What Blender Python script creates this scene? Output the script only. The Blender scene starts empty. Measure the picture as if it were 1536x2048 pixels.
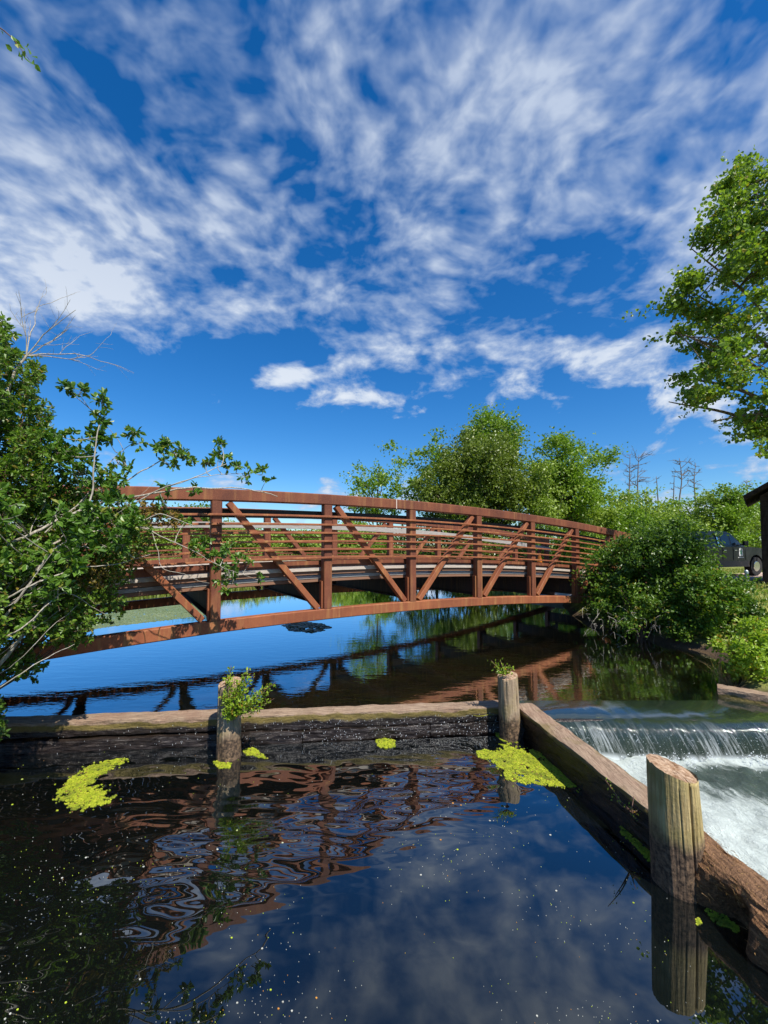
import bpy, math, random
import numpy as np
from mathutils import Vector, noise as mnoise

SC = bpy.context.scene
COL = SC.collection
R = math.radians
random.seed(7)
rng = np.random.default_rng(11)

# ------------------------------------------------------------------ camera
F = 820.0                       # focal length in pixels of the 1536x2048 photo
EYE = 2.35
HOR = 1090.0                    # pixel row of the horizon
cam = bpy.data.cameras.new('camera')
camo = bpy.data.objects.new('camera', cam); COL.objects.link(camo)
cam.sensor_fit = 'VERTICAL'; cam.sensor_height = 24.0
cam.lens = 24.0 * F / 2048.0
PITCH = 2.3
camo.location = (0, 0, EYE); camo.rotation_euler = (R(90 + PITCH), 0, 0)
cam.shift_y = (HOR - 1024 - F * math.tan(R(PITCH))) / 2048.0
cam.clip_start = 0.05; cam.clip_end = 2000
SC.camera = camo

# ------------------------------------------------------------------ sun, sky, exposure
SUN_EL = 54.0
sx, sy = 0.62, -0.78
SUN_AZ = math.atan2(sx, sy)     # clockwise from +Y
sun = bpy.data.lights.new('sun', 'SUN'); sun.energy = 4.6; sun.angle = R(0.53); sun.color = (1.0, 0.95, 0.86)
suno = bpy.data.objects.new('sun', sun); COL.objects.link(suno)
sd = Vector((sx * math.cos(R(SUN_EL)), sy * math.cos(R(SUN_EL)), math.sin(R(SUN_EL))))
suno.rotation_euler = sd.to_track_quat('Z', 'Y').to_euler()
suno.location = sd * 60
SC.view_settings.view_transform = 'Standard'; SC.view_settings.look = 'None'
SC.view_settings.exposure = 0.62; SC.view_settings.gamma = 1.0
SC.cycles.max_bounces = 7; SC.cycles.transparent_max_bounces = 12
SC.cycles.diffuse_bounces = 3; SC.cycles.glossy_bounces = 3; SC.cycles.transmission_bounces = 4
SC.cycles.caustics_reflective = False; SC.cycles.caustics_refractive = False
SC.cycles.sample_clamp_indirect = 6

class NT:
    """short node-tree builder"""
    def __init__(s, tree): s.t = tree; s.n = tree.nodes; s.l = tree.links
    def new(s, typ, **kw):
        n = s.n.new(typ)
        for k, v in kw.items(): setattr(n, k, v)
        return n
    def put(s, sock, v):
        if isinstance(v, bpy.types.NodeSocket): s.l.new(v, sock)
        elif isinstance(v, bpy.types.Node): s.l.new(v.outputs[0], sock)
        else: sock.default_value = v
    def math(s, op, a, b=0.0, c=0.0, clamp=False):
        n = s.new('ShaderNodeMath', operation=op, use_clamp=clamp)
        s.put(n.inputs[0], a); s.put(n.inputs[1], b); s.put(n.inputs[2], c)
        return n.outputs[0]
    def vmath(s, op, a, b=(0, 0, 0)):
        n = s.new('ShaderNodeVectorMath', operation=op)
        s.put(n.inputs[0], a)
        if op == 'SCALE': s.put(n.inputs['Scale'], b)
        else: s.put(n.inputs[1], b)
        return n.outputs['Value'] if op in ('DOT_PRODUCT', 'LENGTH') else n.outputs[0]
    def comb(s, x, y, z):
        n = s.new('ShaderNodeCombineXYZ')
        for i, v in enumerate((x, y, z)): s.put(n.inputs[i], v)
        return n.outputs[0]
    def sep(s, v):
        n = s.new('ShaderNodeSeparateXYZ'); s.put(n.inputs[0], v); return n.outputs
    def noise(s, vec, scale, detail=4, rough=0.55, dist=0.0):
        n = s.new('ShaderNodeTexNoise')
        if vec is not None: s.put(n.inputs['Vector'], vec)
        n.inputs['Scale'].default_value = scale; n.inputs['Detail'].default_value = detail
        n.inputs['Roughness'].default_value = rough; n.inputs['Distortion'].default_value = dist
        return n.outputs[0]
    def rng(s, v, a, b, c=0.0, d=1.0, smooth=False):
        n = s.new('ShaderNodeMapRange'); n.clamp = True
        if smooth: n.interpolation_type = 'SMOOTHSTEP'
        s.put(n.inputs[0], v)
        for i, q in enumerate((a, b, c, d)): s.put(n.inputs[i + 1], q)
        return n.outputs[0]
    def mix(s, f, a, b, mode='MIX'):
        n = s.new('ShaderNodeMix', data_type='RGBA', blend_type=mode)
        s.put(n.inputs[0], f)
        for i, v in ((6, a), (7, b)):
            if isinstance(v, (tuple, list)) and len(v) == 3: v = (*v, 1)
            s.put(n.inputs[i], v)
        return n.outputs[2]
    def scale(s, vec, xyz): return s.vmath('MULTIPLY', vec, xyz)
    def coord(s, which='Object'): return s.new('ShaderNodeTexCoord').outputs[which] if which != 'Object' else s.new('ShaderNodeNewGeometry').outputs['Position']
    def bump(s, h, strength, dist=0.02):
        n = s.new('ShaderNodeBump'); s.put(n.inputs['Height'], h)
        s.put(n.inputs['Strength'], strength); n.inputs['Distance'].default_value = dist
        return n.outputs[0]

world = bpy.data.worlds.new('World'); SC.world = world; world.use_nodes = True
w = NT(world.node_tree); w.n.clear()
d = w.coord('Generated')
sky = w.new('ShaderNodeTexSky', sky_type='NISHITA'); sky.sun_disc = False
sky.sun_elevation = R(SUN_EL); sky.sun_rotation = SUN_AZ; sky.ozone_density = 4.0; sky.air_density = 1.0; sky.dust_density = 0.3
hs = w.new('ShaderNodeHueSaturation'); w.put(hs.inputs['Color'], sky.outputs[0]); hs.inputs['Saturation'].default_value = 1.35; hs.inputs['Value'].default_value = 1.0
skyc = w.mix(1.0, hs.outputs[0], (0.80, 0.98, 1.12), 'MULTIPLY')
X, Y, Z = w.sep(d)
zc = w.math('MAXIMUM', Z, 0.02)
zz = w.math('ADD', zc, 0.10)
P = w.comb(w.math('DIVIDE', X, zz), w.math('DIVIDE', Y, zz), 0.0)
warp = w.noise(P, 1.3, 2)
warpv = w.vmath('ADD', P, w.comb(w.math('MULTIPLY', warp, 0.40), w.math('MULTIPLY', warp, 0.22), 0.0))
streak = w.noise(w.scale(warpv, (3.0, 3.4, 1.0)), 1.0, 7, 0.54)
mott = w.noise(w.scale(warpv, (15.0, 15.0, 1.0)), 1.0, 3, 0.5, 0.2)
mid = w.noise(w.scale(P, (7.0, 7.5, 1.0)), 1.0, 3, 0.5, 0.3)
puff = w.noise(w.scale(d, (1.0, 1.0, 1.6)), 9.0, 9, 0.60, 0.3)
def blob(px, py, rx, ry, amp, rot=0.0):
    """a bank of cloud (amp > 0) or a clear gap (amp < 0) in one direction of the sky"""
    c = Vector(((px - 768) / F, 1.0, (HOR - py) / F)).normalized()
    a = Vector((1, 0, 0)); a = (a - c * a.dot(c)).normalized(); b = a.cross(c) * -1
    ca, sa = math.cos(R(rot)), math.sin(R(rot))
    a2 = a * ca + b * sa; b2 = b * ca - a * sa
    k = c.y
    u = w.math('MULTIPLY', w.vmath('DOT_PRODUCT', d, tuple(a2)), F / (rx * k))
    v = w.math('MULTIPLY', w.vmath('DOT_PRODUCT', d, tuple(b2)), F / (ry * k))
    q = w.math('ADD', w.math('MULTIPLY', u, u), w.math('MULTIPLY', v, v))
    g = w.math('EXPONENT', w.math('MULTIPLY', q, -1.0))
    front = w.rng(w.vmath('DOT_PRODUCT', d, tuple(c)), 0.0, 0.2)
    return w.math('MULTIPLY', w.math('MULTIPLY', g, front), amp * (.62 if py < 420 else .8 if py < 560 else (.95 if amp > 0 and px > 350 else .8)))
BL = [  # the wide veil
    (1150, 130, 520, 240, .22, 0), (1330, 300, 330, 110, .20, 30), (780, 60, 330, 170, .10, 0), (620, 260, 300, 180, .05, 0),
    (60, 420, 200, 130, .22, -20), (150, 530, 330, 110, .24, -8), (60, 620, 200, 90, .14, 0), (330, 560, 190, 60, .10, -12), (250, 660, 150, 45, .10, -12), (470, 615, 60, 34, .16, 0),
    (440, 420, 230, 90, .14, 20), (860, 300, 260, 120, .12, 30), (1000, 420, 280, 60, .14, 26), (880, 500, 190, 36, .17, 14),
    (1330, 390, 330, 60, .20, 28), (1480, 300, 200, 90, .12, 30),
    (650, 600, 110, 34, .12, -5), (900, 570, 90, 30, .16, 20), (800, 600, 60, 26, .10, 0),
    (800, 695, 130, 36, .19, 3), (1050, 690, 130, 42, .20, 5), (670, 675, 60, 24, .15, 0), (960, 735, 150, 18, .10, 0), (930, 655, 40, 40, -.10, 0),
    (500, 770, 110, 24, .34, -14), (570, 745, 70, 28, .26, -20), (640, 800, 130, 20, .34, -5), (760, 795, 110, 22, .34, 14),
    (1280, 660, 120, 44, .13, 12), (1240, 720, 100, 26, .12, 8), (1090, 790, 60, 22, .14, 15), (1350, 790, 150, 40, .22, 10), (1460, 860, 130, 50, .22, 10),
    (1500, 930, 100, 20, .12, 0), (1270, 900, 60, 14, .10, 15), (100, 200, 140, 90, .10, -30), (350, 130, 180, 100, .08, -30),
    # clear gaps
    (180, 110, 110, 130, -.16, -30), (640, 400, 80, 90, -.14, -40), (160, 320, 150, 46, -.14, -30), (560, 230, 60, 90, -.10, -20), (330, 770, 300, 75, -.34, 0), (150, 800, 260, 110, -.30, 0),
    (600, 560, 120, 34, -.12, 0), (1150, 530, 190, 60, -.24, 22), (640, 880, 480, 62, -.45, 0), (1000, 870, 260, 70, -.34, 0), (1080, 610, 110, 24, -.18, 12),
    (540, 690, 120, 28, -.20, 0), (800, 745, 90, 14, -.1, 0), (980, 560, 60, 30, -.12, 0), (1180, 800, 70, 30, -.10, 0),
]
bias = None
for b_ in BL:
    g = blob(*b_); bias = g if bias is None else w.math('ADD', bias, g)
low = w.rng(Z, 0.30, 0.62)                       # puffy low, streaky high
tex = w.math('ADD', w.math('MULTIPLY', streak, w.math('ADD', 0.35, w.math('MULTIPLY', low, 0.50))),
             w.math('ADD', w.math('MULTIPLY', w.math('ADD', w.math('MULTIPLY', w.math('SUBTRACT', puff, .5), w.math('SUBTRACT', 2.5, w.math('MULTIPLY', low, 1.0))), .5), w.math('SUBTRACT', 0.64, w.math('MULTIPLY', low, 0.55))), w.math('MULTIPLY', w.math('ADD', w.math('MULTIPLY', w.math('SUBTRACT', mott, 0.5), 0.62), w.math('MULTIPLY', w.math('SUBTRACT', mid, 0.5), 0.60)), w.math('ADD', low, .12))))
dens = w.math('ADD', tex, bias)
dens = w.math('SUBTRACT', dens, w.rng(Z, 0.02, 0.20, 0.06, 0.0))
fac = w.rng(dens, w.math('ADD', 0.475, w.math('MULTIPLY', low, -.05)), w.math('ADD', 0.69, w.math('MULTIPLY', low, .22)), 0.0, w.math('SUBTRACT', .94, w.math('MULTIPLY', low, .12)), False)
bright = w.math('MULTIPLY', w.rng(dens, 0.50, 0.84), w.math('SUBTRACT', 1.0, w.math('MULTIPLY', low, .45)))
cloudc = w.mix(bright, (2.7, 3.7, 5.5), (6.3, 6.7, 7.2))
out = w.mix(fac, skyc, cloudc)
bg = w.new('ShaderNodeBackground'); w.put(bg.inputs[0], out); bg.inputs[1].default_value = 0.088
wo = w.new('ShaderNodeOutputWorld'); w.l.new(bg.outputs[0], wo.inputs[0])
world.cycles.sampling_method = 'MANUAL'; world.cycles.sample_map_resolution = 512

# ------------------------------------------------------------------ helpers
def at(px, py, Yd): return Vector(((px - 768) / F * Yd, Yd, EYE - (py - HOR) / F * Yd))
def on(px, py, z=0.0):
    Yd = (EYE - z) * F / (py - HOR); return Vector(((px - 768) / F * Yd, Yd, z))
def tag(o, label=None, cat=None, group=None, kind=None):
    if label: o['label'] = label
    if cat: o['category'] = cat
    if group: o['group'] = group
    if kind: o['kind'] = kind
    return o
def empty(name, loc=(0, 0, 0), label=None, cat=None, group=None):
    o = bpy.data.objects.new(name, None); COL.objects.link(o); o.location = loc; o.empty_display_size = 0.2
    return tag(o, label, cat, group)
class MB:
    def __init__(s): s.v = []; s.f = []; s.n = 0; s.c = []
    def add(s, vs, fs, cap=False):
        s.v.append(np.asarray(vs, float).reshape(-1, 3)); o = s.n
        s.f += [tuple(i + o for i in f) for f in fs]; s.n += len(vs)
    def sweep(s, path, prof, up=Vector((0, 0, 1)), caps=True, scales=None, disp=None, twist=None):
        path = [Vector(p) for p in path]; m = len(prof); vs = []
        for i, p in enumerate(path):
            t = (path[min(i + 1, len(path) - 1)] - path[max(i - 1, 0)]).normalized()
            side = t.cross(up)
            if side.length < 1e-4: side = t.cross(Vector((0, 1, 0)))
            side.normalize(); u = side.cross(t).normalized()
            k = scales[i] if scales else 1.0
            for (a, b) in prof:
                q = p + side * (a * k) + u * (b * k)
                if disp: q = disp(q, p, i)
                vs.append(q)
        fs = []
        for i in range(len(path) - 1):
            for j in range(m):
                a = i * m + j; b = i * m + (j + 1) % m
                fs.append((a, b, b + m, a + m))
        if caps:
            fs.append(tuple(range(m))[::-1]); fs.append(tuple((len(path) - 1) * m + j for j in range(m)))
        s.add(vs, fs)
    def beam(s, p0, p1, wd, hg, up=Vector((0, 0, 1)), ch=0.012):
        s.sweep([p0, p1], rect(wd, hg, ch), up)
    def tube(s, pts, rads, seg=6, caps=True):
        prof = [(math.cos(2 * math.pi * k / seg), math.sin(2 * math.pi * k / seg)) for k in range(seg)]
        s.sweep(pts, prof, Vector((0.13, 0.21, 0.97)), caps, scales=list(rads))
    def box(s, c, size, rz=0.0, ch=0.0):
        c = Vector(c); a = size[0] / 2
        dx = Vector((math.cos(rz), math.sin(rz), 0))
        s.sweep([c - dx * a, c + dx * a], rect(size[1], size[2], ch))
    def leaves(s, cen, size, rs, up=0.5, wid=0.42, quad=False, dirs=None, fold=0.25):
        """many small leaves; cen Nx3, size N"""
        cen = np.asarray(cen, float); N = len(cen); size = np.broadcast_to(np.asarray(size, float), (N,))
        nrm = rs.normal(size=(N, 3)); nrm[:, 2] = nrm[:, 2] * 0.8 + up * 1.3
        nrm /= np.linalg.norm(nrm, axis=1, keepdims=True)
        dr = rs.normal(size=(N, 3)) if dirs is None else np.asarray(dirs, float) + rs.normal(size=(N, 3)) * 0.35
        dr -= nrm * (dr * nrm).sum(1, keepdims=True); dr /= np.linalg.norm(dr, axis=1, keepdims=True) + 1e-9
        sd_ = np.cross(dr, nrm)
        S = size[:, None]; lift = nrm * S * wid * fold
        droop = nrm * S * -0.12
        if quad:
            V = np.stack([cen, cen + dr * S * .5 + sd_ * S * wid * 0.8 + lift, cen + dr * S + droop, cen + dr * S * .5 - sd_ * S * wid * 0.8 + lift], 1)
            o = s.n; s.v.append(V.reshape(-1, 3)); s.n += 4 * N
            b = (np.arange(N) * 4 + o)[:, None]
            F_ = np.concatenate([b + np.array([0, 1, 2]), b + np.array([0, 2, 3])], 0)
            s.f += [tuple(x) for x in F_.tolist()]
        else:
            V = np.stack([cen, cen + dr * S * .35 + sd_ * S * wid * .85 + lift, cen + dr * S * .72 + sd_ * S * wid * .7 + lift,
                          cen + dr * S + droop, cen + dr * S * .72 - sd_ * S * wid * .7 + lift, cen + dr * S * .35 - sd_ * S * wid * .85 + lift], 1)
            o = s.n; s.v.append(V.reshape(-1, 3)); s.n += 6 * N
            b = (np.arange(N) * 6 + o)[:, None]
            F_ = np.concatenate([b + np.array([0, 1, 2, 3]), b + np.array([0, 3, 4, 5])], 0)
            s.f += [tuple(x) for x in F_.tolist()]
        k = 4 if quad else 6
        s.c.append((o, np.repeat(rs.random(N), k)))
    def build(s, name, mat, parent=None, smooth=False, origin=None):
        me = bpy.data.meshes.new(name)
        V = np.concatenate(s.v, 0) if s.v else np.zeros((0, 3))
        org = Vector((0, 0, 0))
        if parent is not None: org = parent.matrix_world.translation if parent.parent else parent.location
        if origin is not None: org = Vector(origin)
        V = V - np.array(org)
        lens = np.array([len(f) for f in s.f], np.int32)
        loops = np.fromiter((i for f in s.f for i in f), np.int32, count=int(lens.sum()))
        me.vertices.add(len(V)); me.vertices.foreach_set('co', V.ravel())
        me.loops.add(len(loops)); me.loops.foreach_set('vertex_index', loops)
        me.polygons.add(len(lens)); st = np.concatenate([[0], np.cumsum(lens)[:-1]]).astype(np.int32)
        me.polygons.foreach_set('loop_start', st); me.polygons.foreach_set('loop_total', lens)
        me.polygons.foreach_set('use_smooth', np.full(len(lens), bool(smooth)))
        if s.c:
            at_ = me.attributes.new('rnd', 'FLOAT', 'POINT'); arr = np.zeros(len(V), np.float32)
            for o_, a_ in s.c: arr[o_:o_ + len(a_)] = a_
            at_.data.foreach_set('value', arr)
        me.update(calc_edges=True); me.validate()
        me.materials.append(mat)
        o = bpy.data.objects.new(name, me); COL.objects.link(o)
        if parent is not None: o.parent = parent
        if origin is not None:
            if parent is not None: o.location = org - (parent.location)
            else: o.location = org
        return o
def rect(wd, hg, ch=0.012):
    a, b = wd / 2, hg / 2; c = min(ch, a * .4, b * .4)
    if c <= 0: return [(-a, -b), (a, -b), (a, b), (-a, b)]
    return [(-a + c, -b), (a - c, -b), (a, -b + c), (a, b - c), (a - c, b), (-a + c, b), (-a, b - c), (-a, -b + c)]
def fbm(p, s=1.0, o=4): return mnoise.fractal(Vector(p) * s, 1.0, 2.0, o)
def spline(pts, n=6):
    """Catmull-Rom through the points"""
    pts = [Vector(p) for p in pts]; q = [pts[0] * 2 - pts[1]] + pts + [pts[-1] * 2 - pts[-2]]; o = []
    for i in range(1, len(q) - 2):
        for k in range(n):
            t = k / n; a, b, c, e = q[i - 1], q[i], q[i + 1], q[i + 2]
            o.append(0.5 * ((2 * b) + (c - a) * t + (2 * a - 5 * b + 4 * c - e) * t * t + (3 * b - a - 3 * c + e) * t ** 3))
    o.append(pts[-1]); return o

# ------------------------------------------------------------------ materials
def mat(name):
    m = bpy.data.materials.new(name); m.use_nodes = True; t = NT(m.node_tree); t.n.clear()
    o = t.new('ShaderNodeOutputMaterial'); return m, t, o
def pbr(t, o, color, rough=0.6, normal=None, spec=0.5, metal=0.0):
    b = t.new('ShaderNodeBsdfPrincipled'); t.put(b.inputs['Base Color'], (*color, 1) if isinstance(color, tuple) and len(color) == 3 else color)
    t.put(b.inputs['Roughness'], rough); t.put(b.inputs['Metallic'], metal); b.inputs['Specular IOR Level'].default_value = spec
    if normal is not None: t.put(b.inputs['Normal'], normal)
    t.l.new(b.outputs[0], o.inputs[0]); return b

def leaf_mat(name, dark, light, trans=0.35, yellow=None, rough=0.42):
    m, t, o = mat(name)
    a = t.new('ShaderNodeAttribute'); a.attribute_name = 'rnd'; r = a.outputs['Fac']
    n = t.noise(t.coord(), 0.9, 2); n2 = t.math('ADD', t.math('MULTIPLY', r, 0.6), t.math('MULTIPLY', t.rng(n, .3, .7), 0.4))
    c = t.mix(n2, dark, light)
    if yellow: c = t.mix(t.rng(r, 0.93, 0.95), c, yellow)
    b = t.new('ShaderNodeBsdfPrincipled'); t.put(b.inputs['Base Color'], c); b.inputs['Roughness'].default_value = rough; b.inputs['Specular IOR Level'].default_value = 0.45
    tr = t.new('ShaderNodeBsdfTranslucent'); t.put(tr.inputs[0], t.mix(1.0, c, (1.25, 1.35, 0.55), 'MULTIPLY'))
    ms = t.new('ShaderNodeMixShader'); ms.inputs[0].default_value = trans
    t.l.new(b.outputs[0], ms.inputs[1]); t.l.new(tr.outputs[0], ms.inputs[2]); t.l.new(ms.outputs[0], o.inputs[0])
    return m
M = {}
M['leaf_shrub'] = leaf_mat('shrub leaf', (.05, .12, .012), (.20, .32, .032), .38, (.25, .20, .03))
M['leaf_deep'] = leaf_mat('deep green leaf', (.04, .095, .012), (.13, .22, .025), .34, None, .35)
M['leaf_bright'] = leaf_mat('bright green leaf', (.20, .33, .018), (.36, .46, .045), .40, (.45, .28, .03))
M['leaf_maple'] = leaf_mat('maple leaf', (.09, .17, .018), (.26, .36, .05), .42, (.28, .24, .03))
M['leaf_tree'] = leaf_mat('round tree leaf', (.08, .125, .014), (.20, .26, .03), .30)
M['leaf_fresh'] = leaf_mat('fresh tree leaf', (.11, .21, .016), (.25, .37, .035), .38)
M['leaf_pale'] = leaf_mat('pale tree leaf', (.15, .24, .03), (.34, .43, .07), .36)
M['leaf_holly'] = leaf_mat('glossy leaf', (.045, .12, .012), (.15, .27, .03), .30, (.22, .24, .03), .42)
M['leaf_tip'] = leaf_mat('bronze shoot leaf', (.12, .12, .015), (.32, .20, .03), .30)

def bark_mat(name, c0, c1, sc=8.0):
    m, t, o = mat(name); v = t.coord()
    n = t.noise(t.scale(v, (1, 1, .25)), sc * 3, 5, .6); c = t.mix(t.rng(n, .35, .65), c0, c1)
    pbr(t, o, c, .85, t.bump(n, .6, .01), .2); return m
M['bark'] = bark_mat('grey brown bark', (.07, .05, .035), (.20, .16, .12))
M['stem'] = bark_mat('pale grey stem', (.22, .19, .15), (.46, .42, .35), 14)
M['deadwood'] = bark_mat('dead wood', (.10, .085, .075), (.24, .21, .19), 8)
M['twig'] = bark_mat('reddish twig', (.10, .05, .035), (.24, .15, .11), 10)

def rust(name, c0, c1, streaky=1.0, ochre=0.4):
    m, t, o = mat(name); v = t.coord()
    big = t.noise(v, 1.7, 5, .6); run = t.noise(t.scale(v, (9, 9, .7)), 1.0, 5, .65)
    fine = t.noise(v, 60, 3, .6)
    c = t.mix(t.rng(big, .35, .68), c0, c1)
    c = t.mix(t.math('MULTIPLY', t.rng(run, .52, .78), ochre), c, (.42, .22, .075))
    c = t.mix(t.math('MULTIPLY', t.rng(run, .45, .25), .45 * streaky), c, (.09, .025, .014))
    c = t.mix(t.math('MULTIPLY', t.rng(fine, .5, .8), .25), c, (.5, .2, .1))
    pbr(t, o, c, t.rng(fine, .3, .7, .55, .8), t.bump(fine, .15, .004), .35); return m
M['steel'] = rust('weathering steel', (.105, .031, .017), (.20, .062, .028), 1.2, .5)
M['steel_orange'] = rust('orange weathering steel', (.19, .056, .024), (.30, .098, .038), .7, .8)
M['steel_shaded'] = rust('floor beam steel with painted shade', (.020, .012, .009), (.04, .02, .014))  # near-black tone paints the shade under the deck into the steel

def plank_mat(name, c0, c1, axis_scale=(1, 14, 14), rough=.8):
    m, t, o = mat(name); v = t.coord()
    g = t.noise(t.scale(v, axis_scale), 3.0, 6, .65); c = t.mix(t.rng(g, .3, .7), c0, c1)
    pbr(t, o, c, rough, t.bump(g, .5, .006), .25); return m
M['deck'] = plank_mat('weathered deck boards', (.34, .27, .21), (.58, .50, .42), (6, 3, 14))
M['board'] = plank_mat('grey weathered board', (.20, .185, .17), (.40, .37, .34), (2, 2, 30))
M['board_shaded'] = plank_mat('board with painted shade', (.022, .02, .02), (.05, .045, .04), (2, 2, 30))  # near handrail: shade of the top chord painted in as a near-black colour

def timber_mat(name, split=True, rot=False):
    dz_ = -.07 if rot else 0
    """dam timber: dry tan top, mossy shoulder, wet black face below a wandering wet line"""
    m, t, o = mat(name); v = t.coord(); x, y, z = t.sep(v)
    g = t.noise(t.scale(v, (3, 26, 26) if not rot else (26, 3, 26)), 1.6, 6, .65)
    big = t.noise(v, 2.6, 4, .6); fine = t.noise(v, 34, 4, .6)
    dry = t.mix(t.rng(g, .3, .7), (.15, .095, .06), (.40, .29, .20))
    dry = t.mix(t.math('MULTIPLY', t.rng(big, .5, .7), .5), dry, (.22, .12, .08))
    dry = t.mix(t.math('MULTIPLY', t.rng(fine, .60, .72), .7), dry, (.10, .06, .035))
    moss = t.mix(fine, (.08, .065, .018), (.22, .16, .045))
    wet = t.mix(t.rng(g, .35, .7), (.010, .007, .006), (.045, .033, .027) if not rot else (.03, .022, .015))
    zl = t.math('ADD', t.math('ADD', z, dz_), t.math('MULTIPLY', t.math('SUBTRACT', big, .5), .16 if not rot else .07))
    c = t.mix(t.rng(zl, .045 + dz_ * .6, .062 + dz_ * .6, 1, 0), dry, moss)
    c = t.mix(t.rng(zl, -.03, .0, 1, 0), c, wet)
    wetf = t.rng(zl, -.03, .0, 1, 0)
    pbr(t, o, c, t.rng(wetf, 0, 1, .85, .22), t.bump(t.math('ADD', g, t.math('MULTIPLY', fine, .5)), .9, .02), .4); return m
M['timber'] = timber_mat('dam timber'); M['timber_long'] = timber_mat('dam timber lengthwise', rot=True)
def log_mat(name, c0, c1, green, dark_below):
    m, t, o = mat(name); v = t.coord(); x, y, z = t.sep(v)
    g = t.noise(t.scale(v, (30, 30, 1.6)), 1.0, 6, .68); fine = t.noise(v, 28, 4, .65); big = t.noise(v, 5, 3)
    c = t.mix(t.rng(g, .32, .68), c0, c1)
    c = t.mix(t.math('MULTIPLY', t.rng(big, .45, .7), green), c, (.25, .20, .06))
    c = t.mix(t.rng(g, .37, .30), c, (.03, .02, .014))
    zl = t.math('ADD', z, t.math('MULTIPLY', t.math('SUBTRACT', big, .5), .35))
    low = t.mix(t.rng(fine, .4, .62), (.035, .024, .017), (.20, .13, .08))
    low = t.mix(t.rng(fine, .66, .72), low, (.40, .24, .06))
    c = t.mix(t.rng(zl, dark_below, dark_below + .14, 1, 0), c, low)
    pbr(t, o, c, .8, t.bump(t.math('ADD', g, t.math('MULTIPLY', fine, .4)), .9, .02), .3); return m
M['log'] = log_mat('old pile wood', (.16, .11, .07), (.47, .36, .24), .45, -.05)
M['log_yellow'] = log_mat('yellowed pile wood', (.22, .15, .06), (.56, .44, .21), .7, .05)
def cut_mat():
    m, t, o = mat('sawn pile top'); v = t.coord(); n = t.noise(v, 30, 5, .7); n2 = t.noise(v, 9, 3)
    c = t.mix(t.rng(n, .35, .65), (.22, .12, .06), (.50, .36, .25)); c = t.mix(t.rng(n2, .55, .7), c, (.14, .07, .03))
    pbr(t, o, c, .9, t.bump(n, .9, .02), .2); return m
M['cut'] = cut_mat()
def rot_mat():
    m, t, o = mat('rotten timber'); v = t.coord()
    g = t.noise(t.scale(v, (24, 3, 24)), 1.5, 6, .7); fine = t.noise(v, 55, 3, .6)
    c = t.mix(t.rng(g, .3, .7), (.06, .028, .014), (.34, .17, .075))
    x, y, z = t.sep(v); c = t.mix(t.math('MULTIPLY', t.rng(z, -.06, .06), .3), c, t.mix(t.rng(g, .3, .7), (.12, .07, .045), (.36, .24, .16)))
    c = t.mix(t.rng(fine, .62, .70), c, (.42, .25, .10))
    pbr(t, o, c, .85, t.bump(t.math('ADD', g, fine), 1.0, .03), .25); return m
M['rotten'] = rot_mat()
def flat_mat(name, c, rough=.6, metal=0, spec=.5, emis=None):
    m, t, o = mat(name); n = t.noise(t.coord(), 12, 3)
    b = pbr(t, o, t.mix(n, tuple(q * .82 for q in c), tuple(min(1, q * 1.15) for q in c)), rough, None, spec, metal); return m

def water_mat(name, a, b, p, tint, body, bodyf, height_fn, strength, dist, rough=0.0):
    m, t, o = mat(name); v = t.coord()
    h, st = height_fn(t, v)
    nrm = t.bump(h, st if st is not None else strength, dist)
    lw = t.new('ShaderNodeLayerWeight'); lw.inputs[0].default_value = .5; t.put(lw.inputs['Normal'], nrm)
    fac = t.math('ADD', a, t.math('MULTIPLY', t.math('POWER', lw.outputs['Facing'], p), b), clamp=True)
    gl = t.new('ShaderNodeBsdfGlossy'); gl.inputs['Roughness'].default_value = rough; t.put(gl.inputs['Normal'], nrm); gl.inputs[0].default_value = (.93, .97, 1, 1)
    tr = t.new('ShaderNodeBsdfTransparent'); tr.inputs[0].default_value = (*tint, 1)
    df = t.new('ShaderNodeBsdfDiffuse'); df.inputs[0].default_value = (*body, 1)
    m1 = t.new('ShaderNodeMixShader'); m1.inputs[0].default_value = bodyf; t.l.new(tr.outputs[0], m1.inputs[1]); t.l.new(df.outputs[0], m1.inputs[2])
    m2 = t.new('ShaderNodeMixShader'); t.put(m2.inputs[0], fac); t.l.new(m1.outputs[0], m2.inputs[1]); t.l.new(gl.outputs[0], m2.inputs[2])
    t.l.new(m2.outputs[0], o.inputs[0]); return m
def h_upper(t, v):
    a = t.noise(t.scale(v, (1.0, 3.0, 1)), 2.2, 3, .5); b = t.noise(t.scale(v, (1, 2.2, 1)), 9, 2, .5)
    x, y, z = t.sep(v)
    return t.math('ADD', a, t.math('MULTIPLY', b, .25)), t.rng(y, 5.0, 16, .13, .04)
def h_lower(t, v):
    wv = t.noise(v, .7, 2, .5, 0.0)
    q = t.vmath('ADD', v, t.comb(t.math('MULTIPLY', wv, .8), t.math('MULTIPLY', wv, -.5), 0))
    a = t.noise(t.scale(q, (1.2, 2.2, 1)), 1.0, 1, .35, .4); b = t.noise(t.scale(q, (1.3, 3.6, 1)), 1.9, 1, .35)
    dn = t.vmath('DOT_PRODUCT', v, (-.447, .894, 0)); s_ = t.math('SUBTRACT', dn, 3.0 * .447 + 3.0 * .894)
    msk = t.rng(s_, -1.3, -.25, .02, 1.0, True)
    far = t.rng(s_, .9, 2.2, 1.0, .35, True)
    return t.math('ADD', a, t.math('MULTIPLY', b, .25)), t.math('MULTIPLY', t.math('MULTIPLY', msk, far), 1.0)
M['water_up'] = water_mat('upper pond water', .05, 1.45, 2.6, (.42, .40, .27), (.012, .016, .012), .35, h_upper, .3, .022, .01)
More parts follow.
